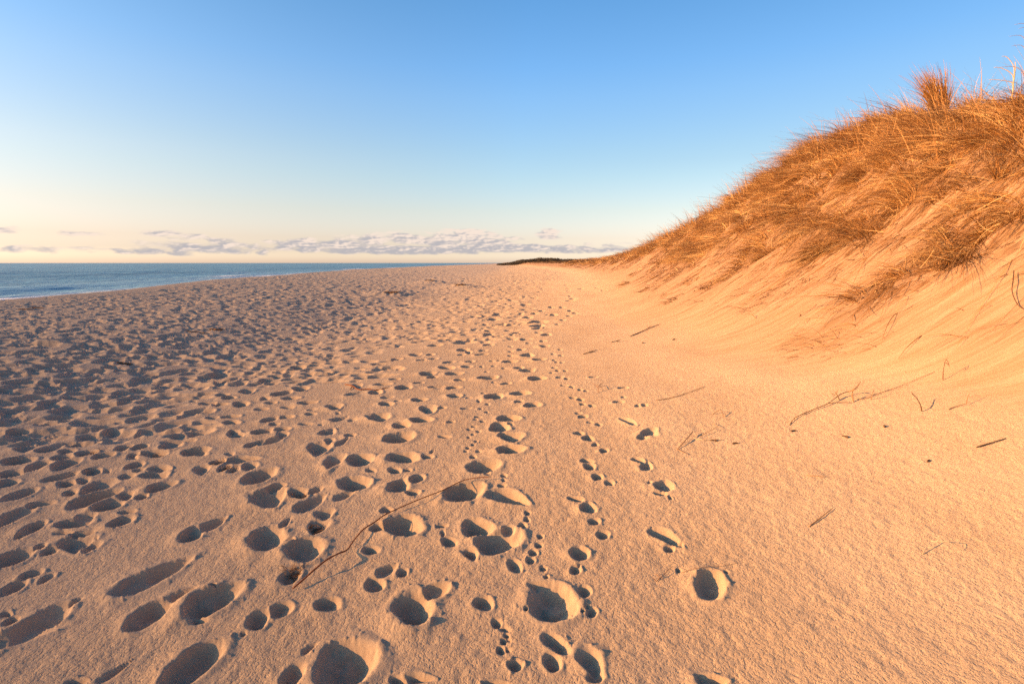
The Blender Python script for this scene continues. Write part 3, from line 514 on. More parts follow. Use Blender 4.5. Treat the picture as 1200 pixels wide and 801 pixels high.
# ---------------------------------------------------------------- sea
def build_sea():
    m, k, b = material('sea_water')
    co = k.new('TexCoord').outputs['Object']
    foam = k.new('Attribute', attribute_name='foam').outputs['Fac']
    shoal = k.new('Attribute', attribute_name='shoal').outputs['Fac']
    deep = k.noise(k.map(co, (.5, .03, 1), (0, 0, R(-8))), .35, 4, .6)
    col = k.ramp(deep, [(.32, (.006, .070, .135)), (.5, (.020, .125, .205)), (.68, (.09, .26, .36))])
    col = k.mix(shoal, col, (.15, .31, .39))
    fn = k.noise(k.map(co, (1, .35, 1), (0, 0, R(-10))), .9, 5, .7)
    fm = k.math('MULTIPLY', foam, k.rng(fn, .30, .50), clamp=True)
    col = k.mix(fm, col, (.80, .80, .82))
    k.put(b.inputs['Base Color'], col)
    b.inputs['IOR'].default_value = 1.33
    k.put(b.inputs['Roughness'], k.rng(fm, 0, 1, .28, .9))
    b.inputs['Specular IOR Level'].default_value = .13
    n = k.noise(k.map(co, (1, .45, 1), (0, 0, R(-10))), 1.6, 5, .65)
    n2 = k.noise(k.map(co, (1, .35, 1), (0, 0, R(-14))), .22, 3, .6)
    bp = k.new('Bump'); bp.inputs['Strength'].default_value = 1; bp.inputs['Distance'].default_value = 1
    k.put(bp.inputs['Height'], k.math('ADD', k.math('MULTIPLY', n, .22), k.math('MULTIPLY', n2, .8)))
    k.put(b.inputs['Normal'], bp.outputs[0])
    tc = np.concatenate([np.linspace(-4.5, -1.3, 60, endpoint=False), np.linspace(-1.3, .3, 620)])
    dr = np.concatenate([rows(9, 200, .008), rows(200, 22000, .03), [30000.]])
    y = np.repeat(dr[:, None], len(tc), 1); x = y * tc[None, :]
    off = berm_x(y) - 11 - x                       # metres out from the water's edge
    z = np.full_like(x, -1.70)
    wob = 6 * vnoise(y * .02, x * .01, 70)
    amp = sstep(2, 14, off) * sstep(1500, 300, y)
    swell = np.sin((off + wob) * 2 * math.pi / 21)
    z += amp * .36 * np.maximum(swell, -.4) * (.6 + .4 * vnoise(y * .03, off * .05, 71))
    z += amp * (.10 * vnoise(x * .35, y * .16, 72) + .05 * vnoise(x * 1.1, y * .5, 73))
    foam_v = sstep(17, 7, off + 5 * vnoise(y * .06, off * .08, 74)) * .95
    foam_v = np.maximum(foam_v, sstep(.72, .97, swell) * sstep(.1, .7, vnoise(y * .045, off * .03, 75)) * sstep(70, 15, off) * .9)
    foam_v = np.maximum(foam_v, .8 * sstep(7, 0, np.abs(off - 19 - 4 * vnoise(y * .05, 0, 76))) * sstep(-.5, .3, vnoise(y * .03, 3, 77)))
    foam_v = np.maximum(foam_v, .9 * sstep(5, 0, np.abs(off - 42 - 5 * vnoise(y * .03, 0, 78))) * sstep(-.1, .5, vnoise(y * .02, 3, 79)))
    shoal_v = sstep(60, 2, off)
    n = len(tc)
    iq = np.arange(len(dr) - 1)[:, None] * n + np.arange(n - 1)[None, :]
    qd = np.stack([iq, iq + 1, iq + 1 + n, iq + n], -1).reshape(-1, 4)
    keep = (off > -14).reshape(-1)[qd].any(1)
    o = mesh_np('sea', np.stack([x, y, z], -1).reshape(-1, 3), qd[keep], m, attrs={'foam': foam_v, 'shoal': shoal_v})
    tag(o, 'blue sea with low waves meeting the beach', kind='structure')
build_sea()

# ---------------------------------------------------------------- grass
class Blades:
    """gathers many bent ribbons and builds them as one mesh"""
    def __init__(s): s.v = []; s.t = []; s.n = 0; s.q = []
    def add(s, root, d0, bend, length, width, tint, seg=4):
        """arrays: root (n,3), start direction (n,3), bend (n,3), length (n), width (n), tint (n)"""
        n = len(root)
        if n == 0: return
        side = np.cross(d0, np.array([0, 0, 1.]) + rs.normal(0, .6, (n, 3)))
        side /= np.linalg.norm(side, axis=1)[:, None] + 1e-9
        pts = []
        for i in range(seg + 1):
            f = i / seg
            c = root + (d0 * f + bend * f * f) * length[:, None]
            w = (width * (1 - .85 * f ** 1.5) * .5)[:, None]
            pts += [c - side * w, c + side * w]
        v = np.stack(pts, 1)                              # n, 2(seg+1), 3
        k = 2 * (seg + 1)
        s.v.append(v.reshape(-1, 3)); s.t.append(np.repeat(tint, k))
        base = (np.arange(n) * k + s.n)[:, None]
        for i in range(seg):
            s.q.append(np.concatenate([base + 2 * i, base + 2 * i + 1, base + 2 * i + 3, base + 2 * i + 2], 1))
        s.n += n * k
    def build(s, name, mat, parent=None, loc=None):
        v = np.concatenate(s.v)
        if loc is not None: v = v - np.array(loc)
        o = mesh_np(name, v, np.concatenate(s.q), mat, parent, True, {'tint': np.concatenate(s.t)})
        if loc is not None: o.location = loc
        return o

def clumps(bl, cx, cy, per, length, width, upright, spread=.09, lean=(-.5, 0), tint0=.5, droop=1.0, fan=1.0):
    """per blades round every centre; upright 0..1 per centre"""
    n = len(cx)
    idx = np.repeat(np.arange(n), per); m = len(idx)
    r = spread * np.sqrt(rs.rand(m)) * (1 + .8 * (1 - upright[idx])); a = rs.uniform(0, 2 * math.pi, m)
    r = r * 1.0
    x = cx[idx] + r * np.cos(a); y = cy[idx] + r * np.sin(a) * 1.2
    z = surf(x, y) - .015
    up = upright[idx]
    cdir = rs.normal(0, .55 * fan, (n, 2))[idx]                  # each clump leans its own way
    d0 = np.stack([np.cos(a) * .35 * fan + lean[0] * .35 + cdir[:, 0] * .5 - (1 - up) * .75, np.sin(a) * .35 * fan + cdir[:, 1] * .6 + lean[1], .25 + .85 * up], 1) + rs.normal(0, .16, (m, 3))
    d0 /= np.linalg.norm(d0, axis=1)[:, None]
    bend = droop * (np.stack([-.42 * np.ones(m) + cdir[:, 0] * .4, cdir[:, 1] * .5, -.42 - .25 * (1 - up)], 1) + rs.normal(0, .18, (m, 3)))
    ln = length[idx] * rs.uniform(.45, 1.1, m)
    tint = np.clip(tint0 + rs.normal(0, .22, m) + rs.normal(0, .20, n)[idx], 0, 1)
    bl.add(np.stack([x, y, z], 1), d0, bend, ln, width[idx] * rs.uniform(.7, 1.3, m), tint)

def hanging(bl, cx, cy, per, length, width, spread=.12, tint0=.35):
    """dead leaves and roots lying straight down the face"""
    n = len(cx); idx = np.repeat(np.arange(n), per); m = len(idx)
    x = cx[idx] + rs.normal(0, spread, m); y = cy[idx] + rs.normal(0, spread * .8, m)
    ln = length[idx] * rs.uniform(.35, 1.2, m)
    ang = rs.normal(0, .34, m) + rs.normal(0, .25, n)[idx]
    ex, ey = x - ln * np.cos(ang) * .84, y + ln * np.sin(ang) * .84
    mx_, my_ = (x + ex) / 2, (y + ey) / 2
    z0, z1 = surf(x, y) + .004, surf(ex, ey) + .008 + np.abs(rs.normal(0, .012, m))
    zm = np.maximum(surf(mx_, my_) + .012, (z0 + z1) / 2) + np.abs(rs.normal(.015, .05, m))
    p0 = np.stack([x, y, z0], 1); p1 = np.stack([ex, ey, z1], 1)
    pm = np.stack([mx_, my_, zm], 1) + rs.normal(0, .012, (m, 3)) * np.array([1, 1, 0])
    # quadratic through the three points
    B = 2 * (p0 + p1 - 2 * pm); A = (p1 - p0) - B
    an = np.linalg.norm(A, axis=1) + 1e-6
    bl.add(p0, A / an[:, None], B / an[:, None], an, width[idx] * rs.uniform(.6, 1.3, m), np.clip(tint0 + rs.normal(0, .22, m), 0, 1), seg=5)

def scatter(y0, y1, density, off0, off1):
    """random places on the dune, denser where grass grows"""
    n = int(density * (y1 - y0) * (off1 - off0))
    y = rs.uniform(y0, y1, n); x = foot_x(y) + rs.uniform(off0, off1, n)
    return x, y

def build_grass():
    bl = Blades()
    crest_gap = lambda x, y: crest_h(y) - face_height(x, y)
    for (y0, y1, dens, off1, per, wid) in ((5.2, 13, 13, 10.5, 52, .010), (13, 24, 9.5, 10.5, 46, .015), (24, 45, 5, 8.5, 30, .026), (45, 130, 2.4, 9.5, 20, .05)):
        x, y = scatter(y0, y1, dens, .8, off1)
        g = grass_line(x, y)
        s = rs.rand(len(x)) < g
        s &= ~((crest_gap(x, y) < -1.6) & (rs.rand(len(x)) < .6))     # the back of the dune keeps a thinner growth
        x, y = x[s], y[s]
        top = sstep(1.5, .1, crest_gap(x, y))
        up = np.clip(rs.beta(.95, 1.25, len(x)) * .95 + .45 * top, 0, 1)
        L = .34 + .40 * rs.rand(len(x)) ** 1.5 + .24 * top
        clumps(bl, x, y, per, L, np.full(len(x), wid), up, .08 if y1 < 30 else .18, tint0=.48)
        # drooping mats
        x, y = scatter(y0, y1, dens * .75, .3, off1)
        g = grass_line(x - .2, y)
        s = (rs.rand(len(x)) < g) & (crest_gap(x, y) > -.5)
        x, y = x[s], y[s]
        hanging(bl, x, y, int(per * .26), .40 + .65 * rs.rand(len(x)), np.full(len(x), wid * .85), .12, .40)
        # broken stems lying every way on the mat
        x, y = scatter(y0, y1, dens * 4.5, .3, off1)
        s = rs.rand(len(x)) < .15 * LITf(x, y) + .85 * grass_line(x, y)
        x, y = x[s], y[s]; m = len(x)
        a = rs.uniform(0, 2 * math.pi, m)
        d0 = np.stack([np.cos(a), np.sin(a), rs.normal(.15, .25, m) + np.cos(a) * .5], 1); d0 /= np.linalg.norm(d0, axis=1)[:, None]
        bl.add(np.stack([x, y, surf(x, y) + rs.uniform(.01, .12, m)], 1), d0, rs.normal(0, .15, (m, 3)), rs.uniform(.15, .55, m), np.full(m, wid * .95), np.clip(rs.normal(.76, .22, m), 0, 1))
        # long roots and runners trailing below the grass edge
        x, y = scatter(y0, y1, dens * 1.0, .2, off1)
        s = (rs.rand(len(x)) < LITf(x, y) * (1 - .6 * grass_line(x, y)) * .95) & (crest_gap(x, y) > .3)
        x, y = x[s], y[s]
        hanging(bl, x, y, 5, .35 + .7 * rs.rand(len(x)) ** 2, np.full(len(x), wid * .75), .10, .14)
    # single long runners and roots lying straight down the bare face
    yy = rs.uniform(5.4, 22, 700); xx = foot_x(yy) + rs.uniform(.5, 5.0, 700)
    s = (face_height(xx, yy) < grass_edge(xx, yy) + .9) & (rs.rand(700) < .8)
    xx, yy = xx[s], yy[s]
    hanging(bl, xx, yy, 1, np.minimum(.4 + 1.5 * rs.rand(len(xx)) ** 2, (xx - foot_x(yy)) * .9), .0045 + .0006 * yy, .02, .12)
    # dry scraps of leaf and stem scattered below the mat
    yy = rs.uniform(5.4, 30, 2600); xx = foot_x(yy) + rs.uniform(.3, 4.5, 2600)
    s = rs.rand(2600) < LITf(xx, yy) * .9 + .02
    xx, yy = xx[s], yy[s]; m = len(xx); a = rs.normal(math.pi, .7, m)
    d0 = np.stack([np.cos(a), np.sin(a), -.45 + rs.normal(.08, .12, m)], 1); d0 /= np.linalg.norm(d0, axis=1)[:, None]
    bl.add(np.stack([xx, yy, surf(xx, yy) + .015], 1), d0, rs.normal(0, .2, (m, 3)), rs.uniform(.05, .22, m), .008 + .0006 * yy, np.clip(rs.normal(.2, .2, m), 0, 1))
    # tall flower stalks along the crest
    yy = rs.uniform(8, 42, 520); ch = crest_h(yy); xx = foot_x(yy) + np.where(ch < 1.2, ch / SLOPE, 2 + (ch - 1.2) / .98) + rs.uniform(-1.0, .5, 520)
    m = len(xx)
    d0 = np.stack([rs.normal(-.1, .22, m), rs.normal(0, .2, m), np.ones(m)], 1); d0 /= np.linalg.norm(d0, axis=1)[:, None]
    bd = np.stack([rs.normal(-.30, .22, m), rs.normal(0, .12, m), rs.normal(-.10, .08, m)], 1)
    bl.add(np.stack([xx, yy, surf(xx, yy) - .02], 1), d0, bd, rs.uniform(.5, 1.2, m), .006 + .0007 * yy, rs.uniform(.3, .8, m))
    tag(bl.build('dune_grass', M_GRASS), 'matted dry orange beach grass draped over the dune', 'grass', kind='stuff')
    # far dunes: low grass and brush on the flat top
    bf = Blades()
    y = np.exp(rs.uniform(math.log(95), math.log(420), 5200)); t = rs.uniform(-.05, .20, 5200)
    x = y * t; s = (x > foot_x(y) + 2.6) & (y > 95)
    x, y = x[s], y[s]
    clumps(bf, x, y, 16, .5 + .35 * rs.rand(len(x)), .035 + .00045 * y, np.full(len(x), .75), .5, tint0=.4)
    tag(bf.build('far_grass', M_FARGRASS), 'brown grass on the low dunes far down the beach', 'grass', kind='stuff')

build_grass()

# ---------------------------------------------------------------- wood on the far shore
def build_wood():
    m, k, b = material('far_foliage')
    t = k.new('Attribute', attribute_name='tint').outputs['Fac']
    k.put(b.inputs['Base Color'], k.ramp(t, [(0, (.022, .018, .012)), (1, (.060, .045, .024))]))
    b.inputs['Roughness'].default_value = .9
    V, T = [], []
    n = 420
    ty = rs.uniform(330, 470, n); tt = rs.uniform(-.022, .20, n)
    for yy, q_ in zip(ty, tt):
        xx = yy * q_
        env = np.interp(q_, [-.022, .0, .03, .05, .075, .10, .14, .2], [.35, .75, .8, 1.2, 1.1, .8, .8, .9])
        h = env * rs.uniform(1.9, 2.6) + .2; w = rs.uniform(2.2, 4.2)
        g = float(ground(xx, yy))
        k_ = 170
        p = rs.normal(0, .42, (k_, 3)); p /= np.maximum(1, np.linalg.norm(p, axis=1) / .95)[:, None]
        c = np.stack([xx + p[:, 0] * w, yy + p[:, 1] * w, g + h * .52 + p[:, 2] * h * .55], 1)
        a = rs.normal(0, 1, (k_, 3)); a /= np.linalg.norm(a, axis=1)[:, None]
        bb = np.cross(a, rs.normal(0, 1, (k_, 3))); bb /= np.linalg.norm(bb, axis=1)[:, None]
        s = rs.uniform(.16, .36, k_)[:, None]
        V.append(np.stack([c - a * s, c + bb * s * .7, c + a * s, c - bb * s * .7], 1).reshape(-1, 3))
        T.append(np.repeat(np.clip(rs.uniform(0, 1) * .5 + rs.rand(k_) * .5, 0, 1), 4))
    v = np.concatenate(V); qd = np.arange(len(v)).reshape(-1, 4)
    o = mesh_np('woods', v, qd, m, None, False, {'tint': np.concatenate(T)})
    tag(o, 'low dark wood on the point far down the beach', 'woods', kind='stuff')
build_wood()

# ---------------------------------------------------------------- things lying on the sand
def tube(pts, r0, r1=None, sides=7, wob=.12, origin=(0, 0, 0)):
    """verts and quads of a tapering crooked tube through world points"""
    P = [Vector(p) - Vector(origin) for p in pts]
    r1 = r0 * .6 if r1 is None else r1
    # smooth the path
    out = []
    n = len(P)
    for i in range(n - 1):
        a, b, c, d = P[max(i - 1, 0)], P[i], P[i + 1], P[min(i + 2, n - 1)]
        for f in (0, .25, .5, .75):
            out.append(.5 * ((2 * b) + (c - a) * f + (2 * a - 5 * b + 4 * c - d) * f * f + (3 * b - a - 3 * c + d) * f ** 3))
    out.append(P[-1])
    vs, qs = [], []
    N = len(out)
    for i, p in enumerate(out):
        tan = (out[min(i + 1, N - 1)] - out[max(i - 1, 0)]).normalized()
        u = tan.cross(Vector((.13, .2, 1))).normalized(); w = tan.cross(u)
        f = i / (N - 1)
        r = (r0 + (r1 - r0) * f) * (1 + random.uniform(-wob, wob)) * (.55 if i in (0, N - 1) else 1)
        if i % 5 == 3: r *= 1 + wob
        for s in range(sides):
            an = 2 * math.pi * s / sides
            vs.append(p + (u * math.cos(an) + w * math.sin(an)) * r)
    for i in range(N - 1):
        for s in range(sides):
            qs.append((i * sides + s, i * sides + (s + 1) % sides, (i + 1) * sides + (s + 1) % sides, (i + 1) * sides + s))
    caps = []
    for e in (0, N - 1):
        c = len(vs); vs.append(out[e].copy())
        for s in range(sides):
            a, b = e * sides + s, e * sides + (s + 1) % sides
            caps.append((c, a, b) if e else (c, b, a))
    return vs, qs + caps

def py_mesh(name, parts, mat, parent=None, loc=None):
    me = bpy.data.meshes.new(name); V, Fc = [], []
    for vs, fs in parts:
        o = len(V); V += [tuple(v) for v in vs]; Fc += [tuple(i + o for i in f) for f in fs]
    me.from_pydata(V, [], Fc); me.polygons.foreach_set('use_smooth', [True] * len(Fc))
    me.materials.append(mat); me.update()
    ob = bpy.data.objects.new(name, me); C.objects.link(ob)
    if parent: ob.parent = parent
    if loc is not None: ob.location = loc
    return ob

def world_pts(path):
    return [(x, y, float(surf(x, y)) + h) for x, y, h in path]

def rest_pts(path):
    """like world_pts, but a stiff stick spans the hollows under it"""
    zs = [float(ground(x, y)) + h + .012 for x, y, h in path]
    return [(x, y, max(z, float(surf(x, y)) + .004)) for (x, y, h), z in zip(path, zs)]

def twig(key, name, cat, label, mat, radii, part_names=(), group=None, stiff=False):
    paths = TWIGS[key]
    radii = [q * .52 for q in radii] if not stiff else radii
    if key == 'forked_root': paths = [paths[0][::-1]] + paths[1:]
    fn = rest_pts if stiff else world_pts
    p0 = fn(paths[0]); org = Vector(p0[0])
    main = py_mesh(name, [tube(p0, radii[0], radii[0] * .55, origin=org)], mat, loc=org)
    tag(main, label, cat, group)
    for i, path in enumerate(paths[1:]):
        r = radii[min(i + 1, len(radii) - 1)]
        nm = part_names[min(i, len(part_names) - 1)] if part_names else 'side_shoot'
        py_mesh(nm, [tube(fn(path), r, r * .55, sides=6, origin=org)], mat, main)
    return main

twig('driftwood_stick', 'driftwood_stick', 'stick', 'long thin crooked reddish stick arching over the footprints', M_RED, [.0046], stiff=True)
twig('sprig', 'dead_sprig', 'sprig', 'short reddish sprig standing upright with a spread dark top, beside the paw prints', M_RED, [.006, .006], ['branch'])
twig('reed_by_trail', 'dry_reed', 'reed', 'long straight brown reed with one short stub, lying past the paw print trails', M_TAN, [.007, .005], ['stub'])
twig('broken_reed', 'broken_reed', 'reed', 'short brown reed propped on a bent foot beside a pale blade', M_TAN, [.009, .005, .004], ['rootlet', 'stub'])
twig('pale_blade', 'bleached_straw', 'straw', 'bleached pale blade lying flat next to the propped brown reed', M_PALE, [.007])
twig('thin_stalk', 'thin_stalk', 'stalk', 'thin tan stalk with a hooked tip just above the bleached pale blade', M_TAN, [.005, .004], ['tip'])
twig('bent_stem', 'bent_stalk', 'stalk', 'small brown stem bent into an arch at the edge of the smooth sand', M_TAN, [.006, .006], ['foot'])
twig('forked_root', 'forked_root', 'root', 'forked dead root with two dark stubs sticking up at the dune foot', M_TAN, [.010, .007, .011, .007, .015, .007], ['root_arm', 'stub'])
twig('buried_runner', 'root_runner', 'runner', 'long thin half-buried runner stretching up the slope from the forked root', M_TAN, [.006, .007], ['stub'])
twig('upright_stalk', 'upright_stalk', 'stalk', 'thin dead stalk standing upright on the bare slope with its head hanging', M_DARK, [.007, .006], ['seed_head', 'leaf'])
twig('dark_twig', 'dark_twig', 'twig', 'short dark twig leaning out of the sand with a crooked tip', M_DARK, [.010, .006], ['tip'])
twig('grey_twig', 'bent_twig', 'twig', 'brown twig lying on the sand with its end turned up', M_TAN, [.008, .007], ['tip'])
twig('straight_stick', 'straight_stick', 'stick', 'short straight dark stick lying alone on smooth orange sand', M_DARK, [.011])
twig('short_stick', 'short_stick', 'stick', 'short straight brown stick lying on pitted sand away from any footprints', M_TAN, [.006])
twig('bent_reed', 'bent_reed', 'reed', 'reed bent in two, one leg dark and propped, the other pale and curved', M_PALE, [.006, .0035], ['leaf'])
twig('fine_straw', 'fine_straw', 'straw', 'long hair-thin straw lying above the lone round footprint', M_TAN, [.002])
twig('straw_bits', 'reddish_straw', 'straw', 'small tangle of reddish straw beside the lone round footprint', M_RED, [.003, .0025], ['side_shoot'])
twig('twig_chip', 'twig_chip', 'twig', 'tiny brown twig lying flat on the smooth sand', M_TAN, [.005])
twig('curved_root', 'curved_root', 'root', 'thick dark root curving out of the dune face', M_DARK, [.011])
twig('dry_strand', 'dry_strand', 'strand', 'brown double strand lying slantwise low on the dune slope', M_TAN, [.016, .012], ['side_strand'])
twig('washed_up_stem', 'washed_up_stem', 'stem', 'short brown stem lying on the smooth sand beyond the paw prints', M_TAN, [.014, .012], ['side_shoot'])
twig('stub', 'root_stub', 'root', 'little root stub poking out of smooth sand at the slope foot', M_DARK, [.014, .012], ['side_shoot'])
twig('wrack_strand', 'seaweed_strand', 'seaweed', 'rust-coloured strand of seaweed crossing two footprints', M_RED, [.016, .012], ['side_strand'])

def chip(x, y, size, label, mat, name='wood_chip', cat='chip', group=None):
    """a splintered fragment, longer than wide, half sunk in the sand"""
    a = random.uniform(0, math.pi); pts = []
    for i in range(4):
        f = (i / 3 - .5) * 2 * size
        pts.append((f * math.cos(a), f * math.sin(a), size * (.12 + .22 * math.sin(i * 1.1))))
    o = py_mesh(name, [tube(pts, size * .30, size * .14, 6, .35)], mat, loc=(x, y, float(surf(x, y))))
    return tag(o, label, cat, group)
for (x, y), lab in zip(SPOTS['bits'], [
        'small dark chip low on the dune slope above the reed with a stub', 'dark chip on the dune slope, farther up from the beach than its neighbour',
        'tiny dark flake just below the pale blade', 'tiny dark chip on open sand below the forked root', 'dark speck of wood below the straight dark stick',
        'dark flake on pitted sand beyond the bleached blade', 'dark speck of wood between the forked root and the straight stick', 'pebble-dark chip on smooth sand beside the forked root']):
    chip(x, y, .022 + .0012 * y, lab, M_DARK)

# seaweed and straw: heaps of short curved strands
def strand_heap(x, y, sx, sy, n, length, width, up=.25, z=None):
    bl = Blades()
    px = x + np.clip(rs.normal(0, .8, n), -1.3, 1.3) * sx; py = y + np.clip(rs.normal(0, .8, n), -1.3, 1.3) * sy
    a = rs.uniform(0, 2 * math.pi, n)
    d0 = np.stack([np.cos(a), np.sin(a), np.abs(rs.normal(up, .3, n))], 1); d0 /= np.linalg.norm(d0, axis=1)[:, None]
    bd = np.stack([rs.normal(0, .35, n), rs.normal(0, .35, n), -rs.uniform(.2, .6, n)], 1)
    root = np.stack([px, py, surf(px, py) + np.abs(rs.normal(.006, .008, n))], 1)
    bl.add(root, d0, bd, length * rs.uniform(.4, 1.2, n), np.full(n, width), rs.rand(n) * .9, seg=3)
    return bl
for (x, y), lab in zip(SPOTS['straw'], [
        'dark tuft of wet straw in a trampled print, among many prints', 'dark straw lying on the rim of a print beside other trampled prints',
        'clump of brown straw in a short row of prints on smoother sand', 'smaller clump of brown straw just beside the first in the row',
        'brown straw bristling from the side of a deep print', 'spiky dark straw in a deep slanting print above the long stick', 'brown straw standing in a narrow hole at the foot of the long stick']):
    b = strand_heap(x, y, .035 * (y / 3) ** .5, .03 * (y / 3) ** .5, 60, .05 + .005 * y, .003 + .0004 * y, .5)
    tag(b.build('straw_clump', M_STRAW, loc=(x, y, float(surf(x, y)))), lab, 'straw')
for (x, y), lab, sx in zip(SPOTS['wrack'], [
        'dark red strip of dried seaweed on trodden sand, largest of the strips', 'dark strip of seaweed far across the trodden sand, beside a shorter strip', 'shorter dark strip of seaweed beside a longer one on trodden sand',
        'dark seaweed patch near the water side of the beach', 'small dark seaweed scrap next to the patch on the water side'], (.09, .12, .10, .14, .09)):
    b = strand_heap(x, y, sx, .05, 70, .08 + .002 * y, .008 + .0008 * y, .10)
    tag(b.build('seaweed_strip', M_STRAW, loc=(x, y, float(surf(x, y)))), lab, 'seaweed', 'dried seaweed left on the beach')
for (x, y), lab in zip(SPOTS['heap'], ['dark seaweed clump on a sand hump, nearest to the dune of the three', 'dark clump of seaweed on a sand hump, middle of the three', 'low dark clump of seaweed, closest to the sea of the three']):
    b = strand_heap(x, y - .6, .22, .12, 90, .20, .04, .2)  # dark strands stand in mostly for shading on the sand humps
    tag(b.build('seaweed_heap', M_STRAW, loc=(x, y, float(surf(x, y)))), lab, 'seaweed', 'seaweed clumps on sand humps')

# single tufts that stand clear of the grass mat
def tuft(x, y, per, L, wid, up, spread, lab, name='grass_tuft', lean=(-.5, 0), tint0=.4, group='grass tufts on the bare slope', droop=1.0, fan=1.0):
    bl = Blades()
    clumps(bl, np.array([x]), np.array([y]), per, np.array([L]), np.array([wid]), np.array([up]), spread, lean, tint0, droop, fan)
    o = bl.build(name, M_GRASS, loc=(x, y, float(surf(x, y))))
    return tag(o, lab, 'grass tuft', group)
labs = ['dark grass tuft lowest on the far bare slope', 'dark grass tuft just up the slope from the lowest one', 'dark grass tuft under the far end of the grass mat',
        'grass tuft hanging on the bare slope below the thick mat', 'grass tuft close under the edge of the mat, half draped', 'small grass tuft on bare sand between two darker tufts', 'loose grass tuft on the open slope by itself',
        'sprawling uprooted tuft lowest on the nearer slope', 'sprawling tuft just above the lowest uprooted one', 'wide dry tuft low on the slope over the forked root', 'loose wisp of grass on bare sand below the long tongue of grass']
for i, ((x, y), lab) in enumerate(zip(SPOTS['tuft'], labs)):
    far = y > 12
    tuft(x, y, 34 if far else 46, .26 if far else .34, .008 + .0005 * y if far else .006, .35 if far else .12, .10 if far else .2, lab, tint0=.35)

def crest_point(px_t, extra=0):
    """where the dune's skyline stands along the direction t = x / y"""
    ys = np.linspace(7, 60, 900); xs = ys * px_t
    k_ = np.argmax((surf(xs, ys) - EYE) / ys)
    return xs[k_] + extra * px_t, ys[k_] + extra

x, y = crest_point(.768)
t = tuft(x, y, 520, 1.25, .017, 1.0, .12, 'tall dense tuft of orange grass standing on the dune skyline', 'tall_grass_tuft', (-.38, 0), .28, None, .50, .05)
x, y = crest_point(.715)
tuft(x, y, 60, .75, .011, .95, .12, 'thin upright tuft on the skyline beside the tall dense tuft', 'skyline_tuft', (-.2, 0), .5, None, .5, .4)
x, y = crest_point(.648)
tuft(x, y, 50, .70, .011, .95, .14, 'wispy tuft on the skyline where the grass starts to drop away', 'skyline_tuft', (-.2, 0), .5, None, .5, .4)

x, y = crest_point(.893)
z = float(surf(x, y)); org = Vector((x, y, z))
st = py_mesh('bare_stalk', [tube([(0, 0, -.03), (.01, 0, .18), (.0, 0, .34)], .014, .011)], M_PALE, loc=org)
tag(st, 'bare pale stalk on the dune top with bent leaves blowing sideways', 'stalk')
for dx, dz in ((-.34, .62), (-.22, .80), (-.40, .42), (.02, .72)):
    py_mesh('leaf', [tube([(0, 0, .30), (.02 + dx * .1, .02, .30 + (dz - .3) * .6), (dx * .6, .03, .30 + (dz - .3) * .95), (dx, .04, dz)], .008, .003, 5)], M_PALE, st)
x, y = crest_point(.917)
z = float(surf(x, y)); org = Vector((x, y, z))
bs = py_mesh('arching_grass', [tube([(0, 0, -.03), (-.02, 0, .5), (-.10, .0, .95)], .009, .006)], M_TAN, loc=org)
tag(bs, 'tall arching grass at the top of the dune, its blades bent over by wind', 'grass tuft')
for dx, dz in ((-.30, 1.28), (-.36, 1.10), (-.30, .95), (-.45, .62), (.30, 1.3), (.1, 1.4), (-.22, 1.22)):
    py_mesh('blade', [tube([(0, 0, .1), (.0, .02, dz * .6), (dx * .35, .03, dz * .98), (dx, .04, dz)], .007, .002, 5)], M_TAN, bs)
for (x, y), lab in zip(SPOTS['post'], ['thin pale stalk standing on the far dune, first from the beach', 'thin pale stalk standing on the far dune, second from the beach', 'thin dark stalk standing on the far dune, highest up']):
    x *= 1.01; y *= 1.01
    z = float(surf(x, y)); h = 1.0 * y / 62
    o = py_mesh('dry_stalk', [tube([(0, 0, -.1), (.02, 0, h * .5), (.0, 0, h)], .02, .012, 6)], M_PALE if 'pale' in lab else M_DARK, loc=(x, y, z))
    tag(o, lab, 'stalk', 'dry stalks standing on the far dune')
    py_mesh('seed_head', [tube([(0, 0, h * .8), (.015, .0, h * .9), (.0, 0, h * 1.02)], .035, .012, 6)], M_TAN, o)

